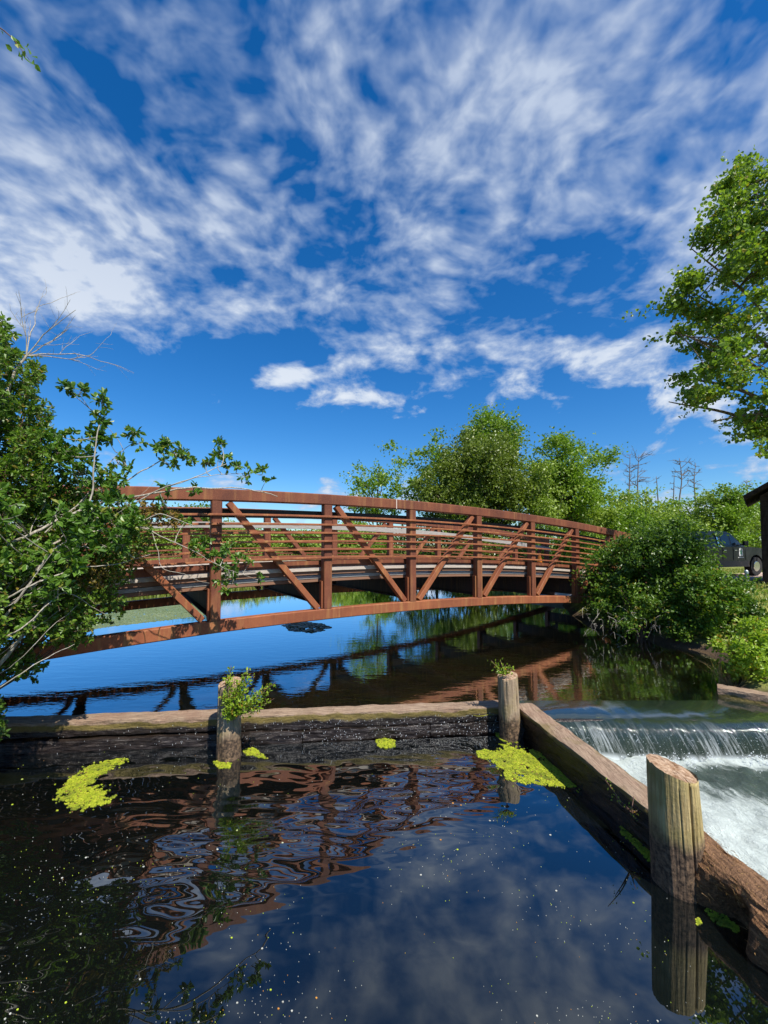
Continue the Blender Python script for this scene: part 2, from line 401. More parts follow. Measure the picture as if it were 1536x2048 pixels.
M['water_low'] = water_mat('lower pool water', .072, 1.35, 2.5, (.20, .20, .13), (.004, .006, .006), .55, h_lower, .5, .036, .006)

def bed_mat():
    m, t, o = mat('pond bed and banks'); v = t.coord(); x, y, z = t.sep(v)
    n = t.noise(v, 2.2, 6, .65); n2 = t.noise(t.scale(v, (2.5, .7, 1)), 2.4, 5, .6); f_ = t.noise(v, 25, 4)
    under = t.mix(t.rng(n, .35, .65), (.06, .04, .02), (.20, .12, .05)); under = t.mix(t.rng(n2, .55, .68), under, (.13, .15, .03))
    mud = t.mix(n, (.05, .035, .025), (.13, .09, .06))
    grass = t.mix(t.rng(n, .35, .65), (.10, .15, .025), (.26, .26, .07)); grass = t.mix(t.math('MULTIPLY', t.rng(f_, .5, .7), .5), grass, (.30, .25, .12))
    c = t.mix(t.rng(z, -.05, .04), under, mud); c = t.mix(t.rng(t.math('ADD', z, t.math('MULTIPLY', n, .2)), .2, .34), c, grass)
    pbr(t, o, c, .95, t.bump(f_, .6, .03), .1); return m
M['ground'] = bed_mat()
def foam_mat():
    m, t, o = mat('churning water'); v = t.coord(); x, y, z = t.sep(v)
    at_ = t.new('ShaderNodeAttribute'); at_.attribute_name = 'foam'
    rot = t.comb(t.math('ADD', t.math('MULTIPLY', x, .92), t.math('MULTIPLY', y, .38)), t.math('SUBTRACT', t.math('MULTIPLY', y, .92), t.math('MULTIPLY', x, .38)), 0)
    n = t.noise(t.scale(rot, (2.4, 1.0, 1)), 2.2, 8, .68, .8); f_ = t.noise(v, 38, 4, .65); s_ = t.noise(t.scale(rot, (4, 1.3, 1)), 6, 5, .65, .5)
    dd = t.math('ADD', t.math('MULTIPLY', n, .62), t.math('ADD', t.math('MULTIPLY', s_, .32), t.math('MULTIPLY', at_.outputs['Fac'], .62)))
    fm = t.rng(dd, .56, .92, 0, 1, True)
    c = t.mix(fm, (.055, .075, .06), (.43, .48, .45))
    c = t.mix(t.math('MULTIPLY', t.rng(f_, .60, .74), t.rng(fm, .1, .6)), c, (.68, .72, .70))
    b = pbr(t, o, c, t.rng(fm, 0, 1, .06, .7), t.bump(t.math('ADD', s_, t.math('MULTIPLY', f_, .35)), .8, .04), .6); b.inputs['IOR'].default_value = 1.4; return m
M['foam'] = foam_mat()
def fall_mat():
    m, t, o = mat('falling water'); v = t.coord(); x, y, z = t.sep(v)
    sl = t.comb(t.math('ADD', x, t.math('MULTIPLY', z, .35)), t.math('MULTIPLY', z, .09), t.math('MULTIPLY', y, .09))
    n = t.noise(sl, 26, 6, .75); n2 = t.noise(sl, 5, 4, .6); n3 = t.noise(v, 60, 2)
    n4 = t.noise(t.comb(x, 0, 0), 1.3, 4, .7); k = t.rng(t.math('ADD', t.math('ADD', t.math('MULTIPLY', n, .60), t.math('MULTIPLY', n2, .30)), t.math('MULTIPLY', n4, .30)), .60, .84); k = t.math('MAXIMUM', k, t.math('MULTIPLY', t.rng(n3, .66, .74), .8))
    drop = t.rng(z, -.03, -.20); k = t.math('MULTIPLY', k, drop)
    k = t.math('MAXIMUM', k, t.math('MULTIPLY', t.rng(z, -.36, -.44), t.rng(n2, .35, .55)))
    c = t.mix(k, (.018, .028, .018), (.62, .66, .66))
    lw = t.new('ShaderNodeLayerWeight'); lw.inputs[0].default_value = .5
    nr = t.bump(t.math('ADD', n, t.math('MULTIPLY', n2, .5)), t.math('ADD', .05, t.math('MULTIPLY', drop, .75)), .03); t.put(lw.inputs['Normal'], nr)
    b = t.new('ShaderNodeBsdfDiffuse'); t.put(b.inputs[0], c); g = t.new('ShaderNodeBsdfGlossy'); g.inputs['Roughness'].default_value = .04; t.put(g.inputs['Normal'], nr)
    ms = t.new('ShaderNodeMixShader'); t.put(ms.inputs[0], t.math('ADD', .06, t.math('MULTIPLY', t.math('POWER', lw.outputs['Facing'], 2.6), t.math('SUBTRACT', 1.3, t.math('MULTIPLY', drop, .7))), clamp=True))
    t.l.new(b.outputs[0], ms.inputs[1]); t.l.new(g.outputs[0], ms.inputs[2]); t.l.new(ms.outputs[0], o.inputs[0]); return m
M['fall'] = fall_mat()
def duck_mat():
    m, t, o = mat('duckweed'); v = t.coord(); a = t.new('ShaderNodeAttribute'); a.attribute_name = 'rnd'
    n = t.noise(v, 6, 5, .65)
    c = t.mix(a.outputs['Fac'], (.17, .23, .010), (.40, .42, .03)); c = t.mix(t.rng(n, .50, .66), c, (.12, .15, .015)); c = t.mix(t.rng(a.outputs['Fac'], .93, .95), c, (.16, .09, .03))
    pbr(t, o, c, .6, None, .3); return m
M['duck'] = duck_mat()

# ------------------------------------------------------------------ ground
XS_Y = [-20, 2, 5.0, 6.2, 7.0, 8.0, 9.0, 10.0, 12.0, 14.0, 17.0, 20.0, 60]
XS_X = [9.0, 8.5, 7.2, 5.35, 5.6, 6.5, 7.1, 6.6, 5.9, 6.3, 7.6, 9.0, 9.0]
YS_X = [-200, -30, -20, -12, -6, -2, 2, 6, 9, 12, 200]
YS_Y = [24, 22, 20, 20.5, 25.5, 28, 29, 24, 20, 18, 18]
XL_Y = [-20, 2, 4.0, 5.2, 6.0, 7.0, 10.0, 14, 18, 24, 80]
XL_X = [-5.2, -5.2, -5.0, -5.05, -6.0, -7.2, -10.5, -14, -19, -26, -60]
def ground_h(x, y):
    x = np.asarray(x, float); y = np.asarray(y, float)
    wob = 0.35 * np.sin(x * 1.3 + y * .7) + 0.2 * np.sin(y * 2.1 - x * .9)
    dr = x - np.interp(y, XS_Y, XS_X); db = y - np.interp(x, YS_X, YS_Y) + wob; dl = np.interp(y, XL_Y, XL_X) - x
    dn = -9.0 - y
    dd = np.maximum(np.maximum(dr, db), np.maximum(dl, dn)) + 0.18 * wob
    bed = np.where(y < 5.75, -1.25, -0.62)
    rise = np.where(dr >= np.maximum(db, dl), .95, np.where(db >= dl, .28, .55))
    rise = np.where((x > 5) & (y > 9), .95, rise)
    below = bed * np.clip(-dd / 1.3, 0, 1) ** .8
    above = rise * (1 - np.exp(-np.clip(dd, 0, 60) / 1.3))
    h = np.where(dd < 0, below, above) + .03 * np.sin(3.1 * x) * np.cos(2.7 * y)
    # ramps up to the two bridge ends
    e1 = np.exp(-(((x + 9.6) / 2.6) ** 2 + ((y - 4.2) / 2.8) ** 2)); e2 = np.exp(-(((x - 9.8) / 3.4) ** 2 + ((y - 16.8) / 3.4) ** 2))
    return h + .85 * e1 + .22 * e2
def gz(x, y): return float(ground_h(x, y))
ax = np.concatenate([-np.geomspace(1200, 32, 22), np.arange(-30, 30.01, .4), np.geomspace(32, 1200, 22)])
ay = np.concatenate([-np.geomspace(400, 13, 10), np.arange(-12, 34.01, .4), np.geomspace(36, 1500, 24)])
GX, GY = np.meshgrid(ax, ay); GZ = ground_h(GX, GY)
g = MB(); nx = len(ax); ny = len(ay)
g.add(np.stack([GX.ravel(), GY.ravel(), GZ.ravel()], 1), [])
ii, jj = np.meshgrid(np.arange(nx - 1), np.arange(ny - 1)); a0 = (jj * nx + ii).ravel()
g.f = list(zip(a0.tolist(), (a0 + 1).tolist(), (a0 + 1 + nx).tolist(), (a0 + nx).tolist()))
tag(g.build('ground', M['ground'], smooth=True), kind='structure')

# the sandy drive the truck stands on, and the path onto the bridge
def strip(name, pts, half, m, lift=.03):
    pts = spline(pts, 8); b = MB(); vs = []
    for i, p in enumerate(pts):
        t_ = (pts[min(i + 1, len(pts) - 1)] - pts[max(i - 1, 0)]).normalized(); sdv = Vector((t_.y, -t_.x, 0))
        for k in (-1, -.5, 0, .5, 1):
            q = p + sdv * half * k; vs.append((q.x, q.y, gz(q.x, q.y) + lift))
    fs = [(i * 5 + k, i * 5 + k + 1, i * 5 + k + 6, i * 5 + k + 5) for i in range(len(pts) - 1) for k in range(4)]
    b.add(vs, fs); return tag(b.build(name, m, smooth=True), kind='structure')
m_, t_, o_ = mat('sandy drive'); nn = t_.noise(t_.coord(), 18, 5, .7)
pbr(t_, o_, t_.mix(nn, (.36, .26, .20), (.62, .48, .40)), .95, t_.bump(nn, .4, .02), .1); M['sand'] = m_
strip('drive', [(8, 20, 0), (12, 17.6, 0), (16, 17.4, 0), (22, 19.5, 0), (40, 27, 0)], 2.1, M['sand'])

# ------------------------------------------------------------------ water
b = MB()
b.add([(-90, 6.3, 0), (60, 6.3, 0), (60, 34, 0), (-90, 34, 0)], [(0, 1, 2, 3)])
b.add([(-14, 5.69 - .093 * 14 + .1, 0), (2.0, 5.69 + .186 + .1, 0), (2.0, 6.3, 0), (-14, 6.3, 0)], [(0, 1, 2, 3)])
tag(b.build('pond_water', M['water_up']), kind='structure')
LOW = -0.27
b = MB()
b.add([(-14, -10, LOW), (3.3, -10, LOW), (2.95, .5, LOW), (2.5, 3.0, LOW), (2.1, 5.2, LOW), (1.95, 5.78, LOW), (-14, 4.5, LOW)], [(0, 1, 2, 3, 4, 5, 6)])
tag(b.build('pool_water', M['water_low']), kind='structure')
# water sliding over the weir and down
b = MB(); prof = [(6.302, 0.0), (6.1, -.004), (5.9, -.012), (5.76, -.03), (5.66, -.06), (5.59, -.11), (5.545, -.18), (5.51, -.27), (5.49, -.36), (5.475, -.5)]
xs = np.linspace(2.0, 7.3, 150); vs = []
for i, x in enumerate(xs):
    bow = .10 * math.sin((x - 2) * .62) - .05
    for k, (y, z) in enumerate(prof):
        amp = min(1, k / 5.0)
        yy = y - bow * amp + .018 * amp * fbm((x * 9, z * 1.5, 0)) + .03 * amp * fbm((x * 2, 0, 3)); zz_ = z + (.02 * amp * fbm((x * 3, 5, 0)) if 0 < k < 9 else 0)
        vs.append((x, yy, zz_))
m = len(prof); fs = [(i * m + k, i * m + k + 1, (i + 1) * m + k + 1, (i + 1) * m + k) for i in range(len(xs) - 1) for k in range(m - 1)]
b.add(vs, fs); tag(b.build('weir_water', M['fall'], smooth=True), kind='structure')
# churning channel below
b = MB(); us = np.linspace(0, 1, 130); ysn = np.linspace(5.56, -6, 260); vs = []; fo = []
for y in ysn:
    x0 = float(np.interp(y, [-6, .5, 3.0, 5.2, 6], [3.2, 2.95, 2.52, 2.12, 2.0])); 
    for u_ in us:
        x = x0 + (8.2 - x0) * u_
        near = math.exp(-((5.45 - y) / .16) ** 2)
        q = (x * .92 + y * .38, y * .92 - x * .38)
        turb = fbm((q[0] * 2.6, q[1] * 1.3, 0), 1, 5); fine = fbm((x * 11, y * 8, 2), 1, 3)
        z = -.47 + .07 * turb + .035 * fine + .05 * near + .03 * math.exp(-((5.0 - y) / .35) ** 2)
        edge = math.exp(-((x - x0) / 1.15) ** 2)
        band = math.exp(-(((y - 4.9) / .42) ** 2)) * float(np.clip((x - 3.3) / .7, 0, 1))
        dark2 = math.exp(-(((q[0] - 5.9) / .35) ** 2)) * .5
        f_ = .58 + .42 * near + .40 * edge - .55 * band * (1 - near) - dark2 * .45 + .25 * turb + .18 * float(np.clip((4.2 - y) / 2, 0, 1))
        vs.append((x, y, z)); fo.append(f_)
b.add(vs, []); m = len(us)
b.f = [(j * m + i, j * m + i + 1, (j + 1) * m + i + 1, (j + 1) * m + i) for j in range(len(ysn) - 1) for i in range(m - 1)]
fw = b.build('channel_water', M['foam'], smooth=True); tag(fw, kind='structure')
aa = fw.data.attributes.new('foam', 'FLOAT', 'POINT'); aa.data.foreach_set('value', np.array(fo, np.float32))
rs = np.random.default_rng(46); b = MB(); N_ = 1500
sx_ = 2.15 + rs.random(N_) * 5.0; sy_ = 5.44 - np.abs(rs.normal(size=N_)) * .16; sz_ = -.42 + np.abs(rs.normal(size=N_)) * .05; cl_ = np.array([fbm((x * 2.2, 3, 1)) for x in sx_]); kk = rs.random(N_) < np.clip(.35 + cl_ * 1.6, .03, 1)
for x, y, z in zip(sx_[kk], sy_[kk], sz_[kk]):
    q = float(rs.uniform(.003, .010)); b.add([(x - q, y, z), (x + q, y, z), (x, y - q, z), (x, y + q, z), (x, y, z - q), (x, y, z + q * 1.5)], [(0, 2, 5), (2, 1, 5), (1, 3, 5), (3, 0, 5), (2, 0, 4), (1, 2, 4), (3, 1, 4), (0, 3, 4)])
tag(b.build('spray_drops', flat_mat('white spray', (.72, .76, .76), .2)), 'white drops leaping at the foot of the small weir', 'spray', kind='stuff')
b = MB(); b.box((4.8, 5.9, -.32), (6.0, .42, .56), 0, .02)
wl = b.build('weir_sill', M['timber'])
tag(wl, 'submerged sill under the smooth water that pours over the small weir', 'weir')

# ------------------------------------------------------------------ timber dam walls
def rough_timber(mb, path, wd, hg, amp=.012, n=10, seed=0, ends=True):
    prof = []; r_ = .02
    for (ax_, ay_, bx_, by_) in ((-1, -1, 1, -1), (1, -1, 1, 1), (1, 1, -1, 1), (-1, 1, -1, -1)):
        for k in range(6):
            t = k / 6; u = ax_ + (bx_ - ax_) * t; v = ay_ + (by_ - ay_) * t
            s_ = 1 - .04 * (abs(u) * abs(v)) ** 6
            prof.append((u * wd / 2 * s_, v * hg / 2 * s_))
    pts = spline(path, n)
    def dsp(q, p, i):
        k = Vector((fbm((q.x * 5, q.y * 5, q.z * 14 + seed), 1, 4), fbm((q.y * 6, q.x * 5, q.z * 12 + 9 + seed), 1, 4), fbm((q.x * 4, q.y * 4, q.z * 8 + 31), 1, 4)))
        return q + k * amp
    mb.sweep(pts, prof, disp=dsp)
wallE = empty('timber_dam', (0, 5.8, 0), 'long timber dam wall crossing the water with a dry pale top and wet black face', 'dam wall')
def wl_pt(x, z, off=.125): return (x, 5.69 + .093 * x + off, z)
for (xa, xb) in ((-5.0, -2.02), (-1.98, 1.86)):
    b = MB(); rough_timber(b, [wl_pt(xa + (xb - xa) * k / 10, -.015 + (0.02 if xa < -3 else 0)) for k in range(11)], .25, .19, .012, 9, xa)
    b.build('top_timber', M['timber'], wallE, smooth=False)
for (xa, xb) in ((-5.0, -1.1), (-1.08, .62), (.64, 1.9)):
    b = MB(); rough_timber(b, [wl_pt(xa + (xb - xa) * k / 8, -.205, .105 + .02 * math.sin(xa * 3)) for k in range(9)], .25, .17, .016, 8, xa + 5)
    b.build('lower_timber', M['timber'], wallE)
b = MB(); rough_timber(b, [wl_pt(-5 + 6.9 * k / 12, -.60, .22) for k in range(13)], .2, .62, .01, 5, 2); b.build('footing_timber', M['timber'], wallE)

wall2 = empty('timber_dam', (2.2, 4.5, 0), 'square timber dam wall running between the middle pile and the big pile beside the rapids', 'dam wall')
P2 = [(1.985, 5.95), (2.09, 5.3), (2.21, 4.6), (2.36, 3.8), (2.43, 3.4)]
b = MB(); rough_timber(b, [(x, y, -.01) for x, y in P2], .28, .20, .013, 14, 4); b.build('top_timber', M['timber_long'], wall2)
b = MB(); rough_timber(b, [(x + .01, y, -.22) for x, y in P2], .26, .20, .016, 14, 6); b.build('lower_timber', M['timber_long'], wall2)
b = MB(); rough_timber(b, [(x + .03, y, -.6) for x, y in P2], .24, .56, .01, 5, 8); b.build('footing_timber', M['timber_long'], wall2)
# rotten end of the wall past the big pile
b = MB()
def rotd(q, p, i):
    g = Vector((fbm((q.x * 22, q.y * 2.2, q.z * 22), 1, 4), .4 * fbm((q.y * 7, q.x * 7, q.z * 6 + 9), 1, 4), fbm((q.x * 20, q.y * 2.5, q.z * 16 + 31), 1, 4)))
    l_ = Vector((fbm((q.x * 4, q.y * 5, q.z * 4 + 3), 1, 3), 0, fbm((q.y * 4, q.x * 4, 7), 1, 3)))
    low_ = min(1, max(0, (.02 - q.z) / .15)); q = q + g * .022 + l_ * (.012 + .05 * low_)
    dx = (q.y - 2.90) / .13; dz = (q.z + .18) / .13      # hollow broken out of the pool side
    if q.x < p.x: q.x += .26 * math.exp(-(dx * dx) ** 1.5 - dz * dz) - .05 * low_
    return q
prof = []
for k in range(44):
    a_ = 2 * math.pi * k / 44; ca, sa = math.cos(a_), math.sin(a_)
    prof.append((math.copysign(abs(ca) ** .55, ca) * .155, math.copysign(abs(sa) ** .55, sa) * .24))
b.sweep(spline([(2.45, 3.42, -.165), (2.48, 3.15, -.17), (2.52, 2.85, -.175), (2.60, 2.5, -.19), (2.70, 2.1, -.24), (2.82, 1.7, -.32), (2.92, 1.2, -.45)], 20), prof, disp=rotd)
ro = b.build('rotten_log', M['rotten'], smooth=False)
tag(ro, 'crumbling reddish brown rotten timber with a hollow side at the foot of the big pile', 'rotten timber')
rs = np.random.default_rng(44); rd = random.Random(44); b = MB(); me_ = ro.data
vv = np.empty(len(me_.vertices) * 3); me_.vertices.foreach_get('co', vv); vv = vv.reshape(-1, 3)
for i in rs.choice(len(vv), 2600):
    p = Vector(vv[i]); p += Vector((rd.gauss(0, .02), rd.gauss(0, .05), rd.gauss(0, .015)))
    if p.z < LOW: continue
    dv = Vector((rd.gauss(.1, .35), rd.gauss(-1, .4), rd.gauss(-.1, .45))).normalized() * rd.uniform(.015, .06); wv_ = Vector((rd.gauss(0, 1), rd.gauss(0, 1), rd.gauss(0, 1))).normalized() * rd.uniform(.0015, .004)
    o = b.n; b.add([p, p + wv_, p + dv + wv_ * .3, p + dv + Vector((0, 0, .003))], [(0, 1, 2, 3)]); b.c.append((o, np.full(4, rd.random())))
M['splint'] = leaf_mat('straw splinters', (.18, .09, .03), (.60, .36, .13), .1)
tag(b.build('splinters', M['splint'], ro), kind='stuff')
# far right timber edge of the channel
b = MB(); rough_timber(b, [(5.25, 6.55, .03), (5.9, 6.05, .03), (6.6, 5.5, .03), (7.6, 4.6, .03)], .24, .22, .014, 10, 17)
tag(b.build('timber_edge', M['timber']), 'low timber edging at the right bank below the bright small bush', 'timber')

# ------------------------------------------------------------------ piles
def pile(base, top, r0, r1, mt, label, seed, cracks=(), knots=(), flare=0.0, slant=(0, 0), seg=96):
    e = empty('wooden_pile', base, label, 'wooden pile')
    base = Vector(base); top = Vector(top); n = 60; vs = []
    ax_ = top - base
    for i in range(n + 1):
        t = i / n; c = base + ax_ * t; r = r0 + (r1 - r0) * t + flare * math.exp(-t * 6)
        for k in range(seg):
            a = 2 * math.pi * k / seg
            rr = r * (1 + .03 * math.cos(2 * a + seed)) + .006 * fbm((math.cos(a) * 5, math.sin(a) * 5, t * 1.1 + seed), 1, 4) + .012 * math.exp(-t * 4) * fbm((math.cos(a) * 6, math.sin(a) * 6, t * 14 + seed), 1, 4)
            for (ca, wdt, dep, t0, t1) in cracks:
                da = (a - ca - .12 * math.sin(t * 5 + ca * 3) * .5 + math.pi) % (2 * math.pi) - math.pi
                if t0 < t: rr -= dep * math.exp(-(da / wdt) ** 2) * min(1, (t - t0) * 8)
            for (ka, kt, kr) in knots:
                da = ((a - ka + math.pi) % (2 * math.pi) - math.pi) * r; dz = (t - kt) * ax_.length; dd = math.hypot(da, dz) / kr
                rr += .014 * math.exp(-(dd - 1) ** 2 * 4) - .012 * math.exp(-(dd * 2) ** 2)
            z_ = 0
            if i == n: z_ = slant[0] * math.cos(a) + slant[1] * math.sin(a) + .008 * fbm((math.cos(a) * 3, math.sin(a) * 3, seed))
            vs.append((c.x + rr * math.cos(a), c.y + rr * math.sin(a), c.z + z_))
    fs = [(i * seg + k, i * seg + (k + 1) % seg, (i + 1) * seg + (k + 1) % seg, (i + 1) * seg + k) for i in range(n) for k in range(seg)]
    b = MB(); b.add(vs, fs); b.build('shaft', mt, e, smooth=True)
    ring = vs[-seg:]; b = MB(); tv = []
    for q, s_ in ((1, .0), (.8, .006), (.55, .008), (.3, .004), (.1, .006)):
        for k in range(seg):
            x, y, z = ring[k]; tv.append((top.x + (x - top.x) * q, top.y + (y - top.y) * q, top.z + (z - top.z) * q + s_ + (.010 * fbm((x * q * 30, y * q * 30, seed), 1, 3) if q < 1 else 0)))
    tv.append((top.x, top.y, top.z + .006))
    fs = [(i * seg + k, i * seg + (k + 1) % seg, (i + 1) * seg + (k + 1) % seg, (i + 1) * seg + k) for i in range(4) for k in range(seg)]
    fs += [(4 * seg + k, 4 * seg + (k + 1) % seg, 5 * seg) for k in range(seg)]
    b.add(tv, fs); b.build('sawn_top', M['cut'], e)
    return e
pileA = pile((-1.93, 5.19, -.95), (-1.93, 5.21, .63), .155, .135, M['log'], 'weathered pile with a leafy green sapling growing out of its side', 1.3, [(3.9, .12, .02, .5, 1), (5.3, .1, .015, .6, 1)], (), .02, (.02, .03))
pileC = pile((1.74, 5.69, -.95), (1.70, 5.72, .555), .15, .135, M['log'], 'smooth grey pile with a knot where the two dam walls meet', 4.4, [(4.3, .08, .012, .7, 1)], [(4.75, .62, .045)], .015, (.015, .02))
pileB = pile((2.30, 3.24, -1.2), (2.275, 3.32, .585), .195, .162, M['log_yellow'], 'large cracked yellowish pile sawn flat beside the white rapids', 7.9, [(4.85, .030, .07, .42, 1), (4.98, .018, .03, .30, 1), (4.42, .014, .012, .62, 1)], (), .03, (-.045, .02), 200)

# ------------------------------------------------------------------ bridge
LD = Vector((1.69, 1.068, 0)); DH = LD.normalized(); NP = Vector((-DH.y, DH.x, 0))   # along, and away from the camera
P0 = Vector((-2.79, 6.80, 0)); WID = 3.9
def zb(n): return .95 - .022 * (n - 1.3) ** 2 - (.0008 * (n - 1.3) ** 4 if n < 0 else 0)
def nd(n, off=0.0, dz=0.0): 
    p = P0 + LD * n + NP * off; return Vector((p.x, p.y, zb(n) + dz))
br = empty('footbridge', (P0.x, P0.y, 0), 'arched rust red steel truss footbridge with wooden deck spanning the pond', 'footbridge')
N0, N1 = -3, 7
HT = 2.37; CH = .20; PW = .165
def arc(off, dz, a=N0, c=N1, step=.25):
    k = int(round((c - a) / step)); return [nd(a + (c - a) * i / k, off, dz) for i in range(k + 1)]
for off in (0.0, WID):
    b = MB(); b.sweep(arc(off, HT - CH / 2, N0 - .05, N1 + .05), rect(.17, CH, .015)); b.build('top_chord', M['steel'], br)
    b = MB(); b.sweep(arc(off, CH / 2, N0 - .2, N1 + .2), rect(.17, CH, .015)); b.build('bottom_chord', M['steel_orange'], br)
    for n in range(N0, N1 + 1):
        b = MB(); b.sweep([nd(n, off, CH), nd(n, off, HT - CH)], rect(PW, PW, .014), up=NP); b.build('post', M['steel'], br)
    for n in range(N0, N1):
        lo, hi = (n + 1, n) if n < 2 else (n, n + 1)
        sg = -1 if n < 2 else 1
        pl = nd(lo, off, CH + .02) + DH * (sg * .19); ph = nd(hi, off, HT - CH - .02) - DH * (sg * .19)
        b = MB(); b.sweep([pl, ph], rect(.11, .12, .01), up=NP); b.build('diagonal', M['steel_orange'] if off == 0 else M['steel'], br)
    for k in range(6):
        o2 = off - .105 if off == 0 else off + .105
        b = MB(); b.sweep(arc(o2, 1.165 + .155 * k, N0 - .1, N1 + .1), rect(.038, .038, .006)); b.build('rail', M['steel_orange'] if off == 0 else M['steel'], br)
    o3 = off + .16 if off == 0 else off - .16
    b = MB(); b.sweep(arc(o3, 1.98 if off == 0 else 1.93, N0, N1), rect(.05, .15, .006)); b.build('handrail_board', M['board_shaded'] if off == 0 else M['board'], br)
    if off:
        b = MB(); b.sweep(arc(off - .12, 1.045, N0, N1), rect(.02, .135, .003)); b.build('toe_plate', M['steel'], br)
# weld seams of the top chord
b = MB(); c = nd(1.78, -.088, HT - CH / 2); b.sweep([c + Vector((0, 0, -.10)), c + Vector((0, 0, .103))], rect(.02, .008, .002), up=NP)
b.build('weld_seam', flat_mat('bare weld', (.62, .5, .42), .5), br)
# deck boards laid across, on stringers
b = MB(); tot = (N1 - N0) * LD.length; nb = int(tot / .145)
for i in range(nb):
    n = N0 + (i + .5) / nb * (N1 - N0); ex = random.uniform(-.02, .02); dz = .97 - .022 + random.uniform(-.003, .003)
    b.sweep([nd(n, .20 + ex, dz), nd(n, WID - .17 + ex, dz)], rect(tot / nb - .008, .045, .004))
b.build('deck_boards', M['deck'], br)
m_, t_, o_ = mat('edge board'); v_ = t_.coord(); q_ = t_.noise(t_.scale(v_, (2, 2, 25)), 2, 5, .6)
pbr(t_, o_, t_.mix(q_, (.16, .075, .045), (.30, .17, .11)), .85, None, .2); M['edge'] = m_
M['pale'] = plank_mat('sun bleached board', (.36, .30, .25), (.55, .48, .41), (3, 3, 30))
b = MB(); b.sweep(arc(.145, 1.045), rect(.02, .135, .003)); b.build('toe_plate', M['steel'], br)
b = MB(); b.sweep(arc(.15, .938), rect(.06, .072, .005)); b.build('deck_edge', M['pale'], br)
b = MB(); b.sweep(arc(.19, .862), rect(.06, .078, .005)); b.build('edge_board', M['edge'], br)
b = MB(); b.sweep(arc(.185, .722), rect(.05, .06, .005)); b.build('edge_board', M['edge'], br)
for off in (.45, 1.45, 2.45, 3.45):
    b = MB(); b.sweep(arc(off, .77), rect(.10, .22, .006)); b.build('stringer', M['steel_shaded'], br)
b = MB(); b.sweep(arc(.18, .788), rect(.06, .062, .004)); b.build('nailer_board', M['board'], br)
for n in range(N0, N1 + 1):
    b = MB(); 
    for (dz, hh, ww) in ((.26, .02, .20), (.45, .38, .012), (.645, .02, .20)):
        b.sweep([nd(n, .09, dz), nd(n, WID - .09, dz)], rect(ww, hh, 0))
    b.build('floor_beam', M['steel_shaded'], br)
    b = MB(); c0 = nd(n, .02, .21) - DH * .10; c1 = nd(n, .02, .72) - DH * .10
    b.sweep([c0, c1], rect(.03, .10, .004), up=NP)
    b.build('end_plate', M['steel_orange'], br)
# concrete seats at both ends
m_, t_, o_ = mat('old concrete'); n_ = t_.noise(t_.coord(), 5, 6, .7); pbr(t_, o_, t_.mix(n_, (.12, .11, .09), (.34, .32, .28)), .95, t_.bump(n_, .4, .02), .1); M['concrete'] = m_
for n, lab in ((N0 - .1, 'low concrete abutment under the left end of the footbridge'), (N1 + .05, 'low concrete abutment under the right end of the footbridge')):
    b = MB(); p = P0 + LD * n; c = p + NP * WID / 2; zt = zb(n) - .02; g0 = -1.0
    b.sweep([c - NP * 2.5 + Vector((0, 0, (zt + g0) / 2)), c + NP * 2.5 + Vector((0, 0, (zt + g0) / 2))], rect(.9, zt - g0, .02))
    tag(b.build('abutment', M['concrete']), lab, 'abutment')

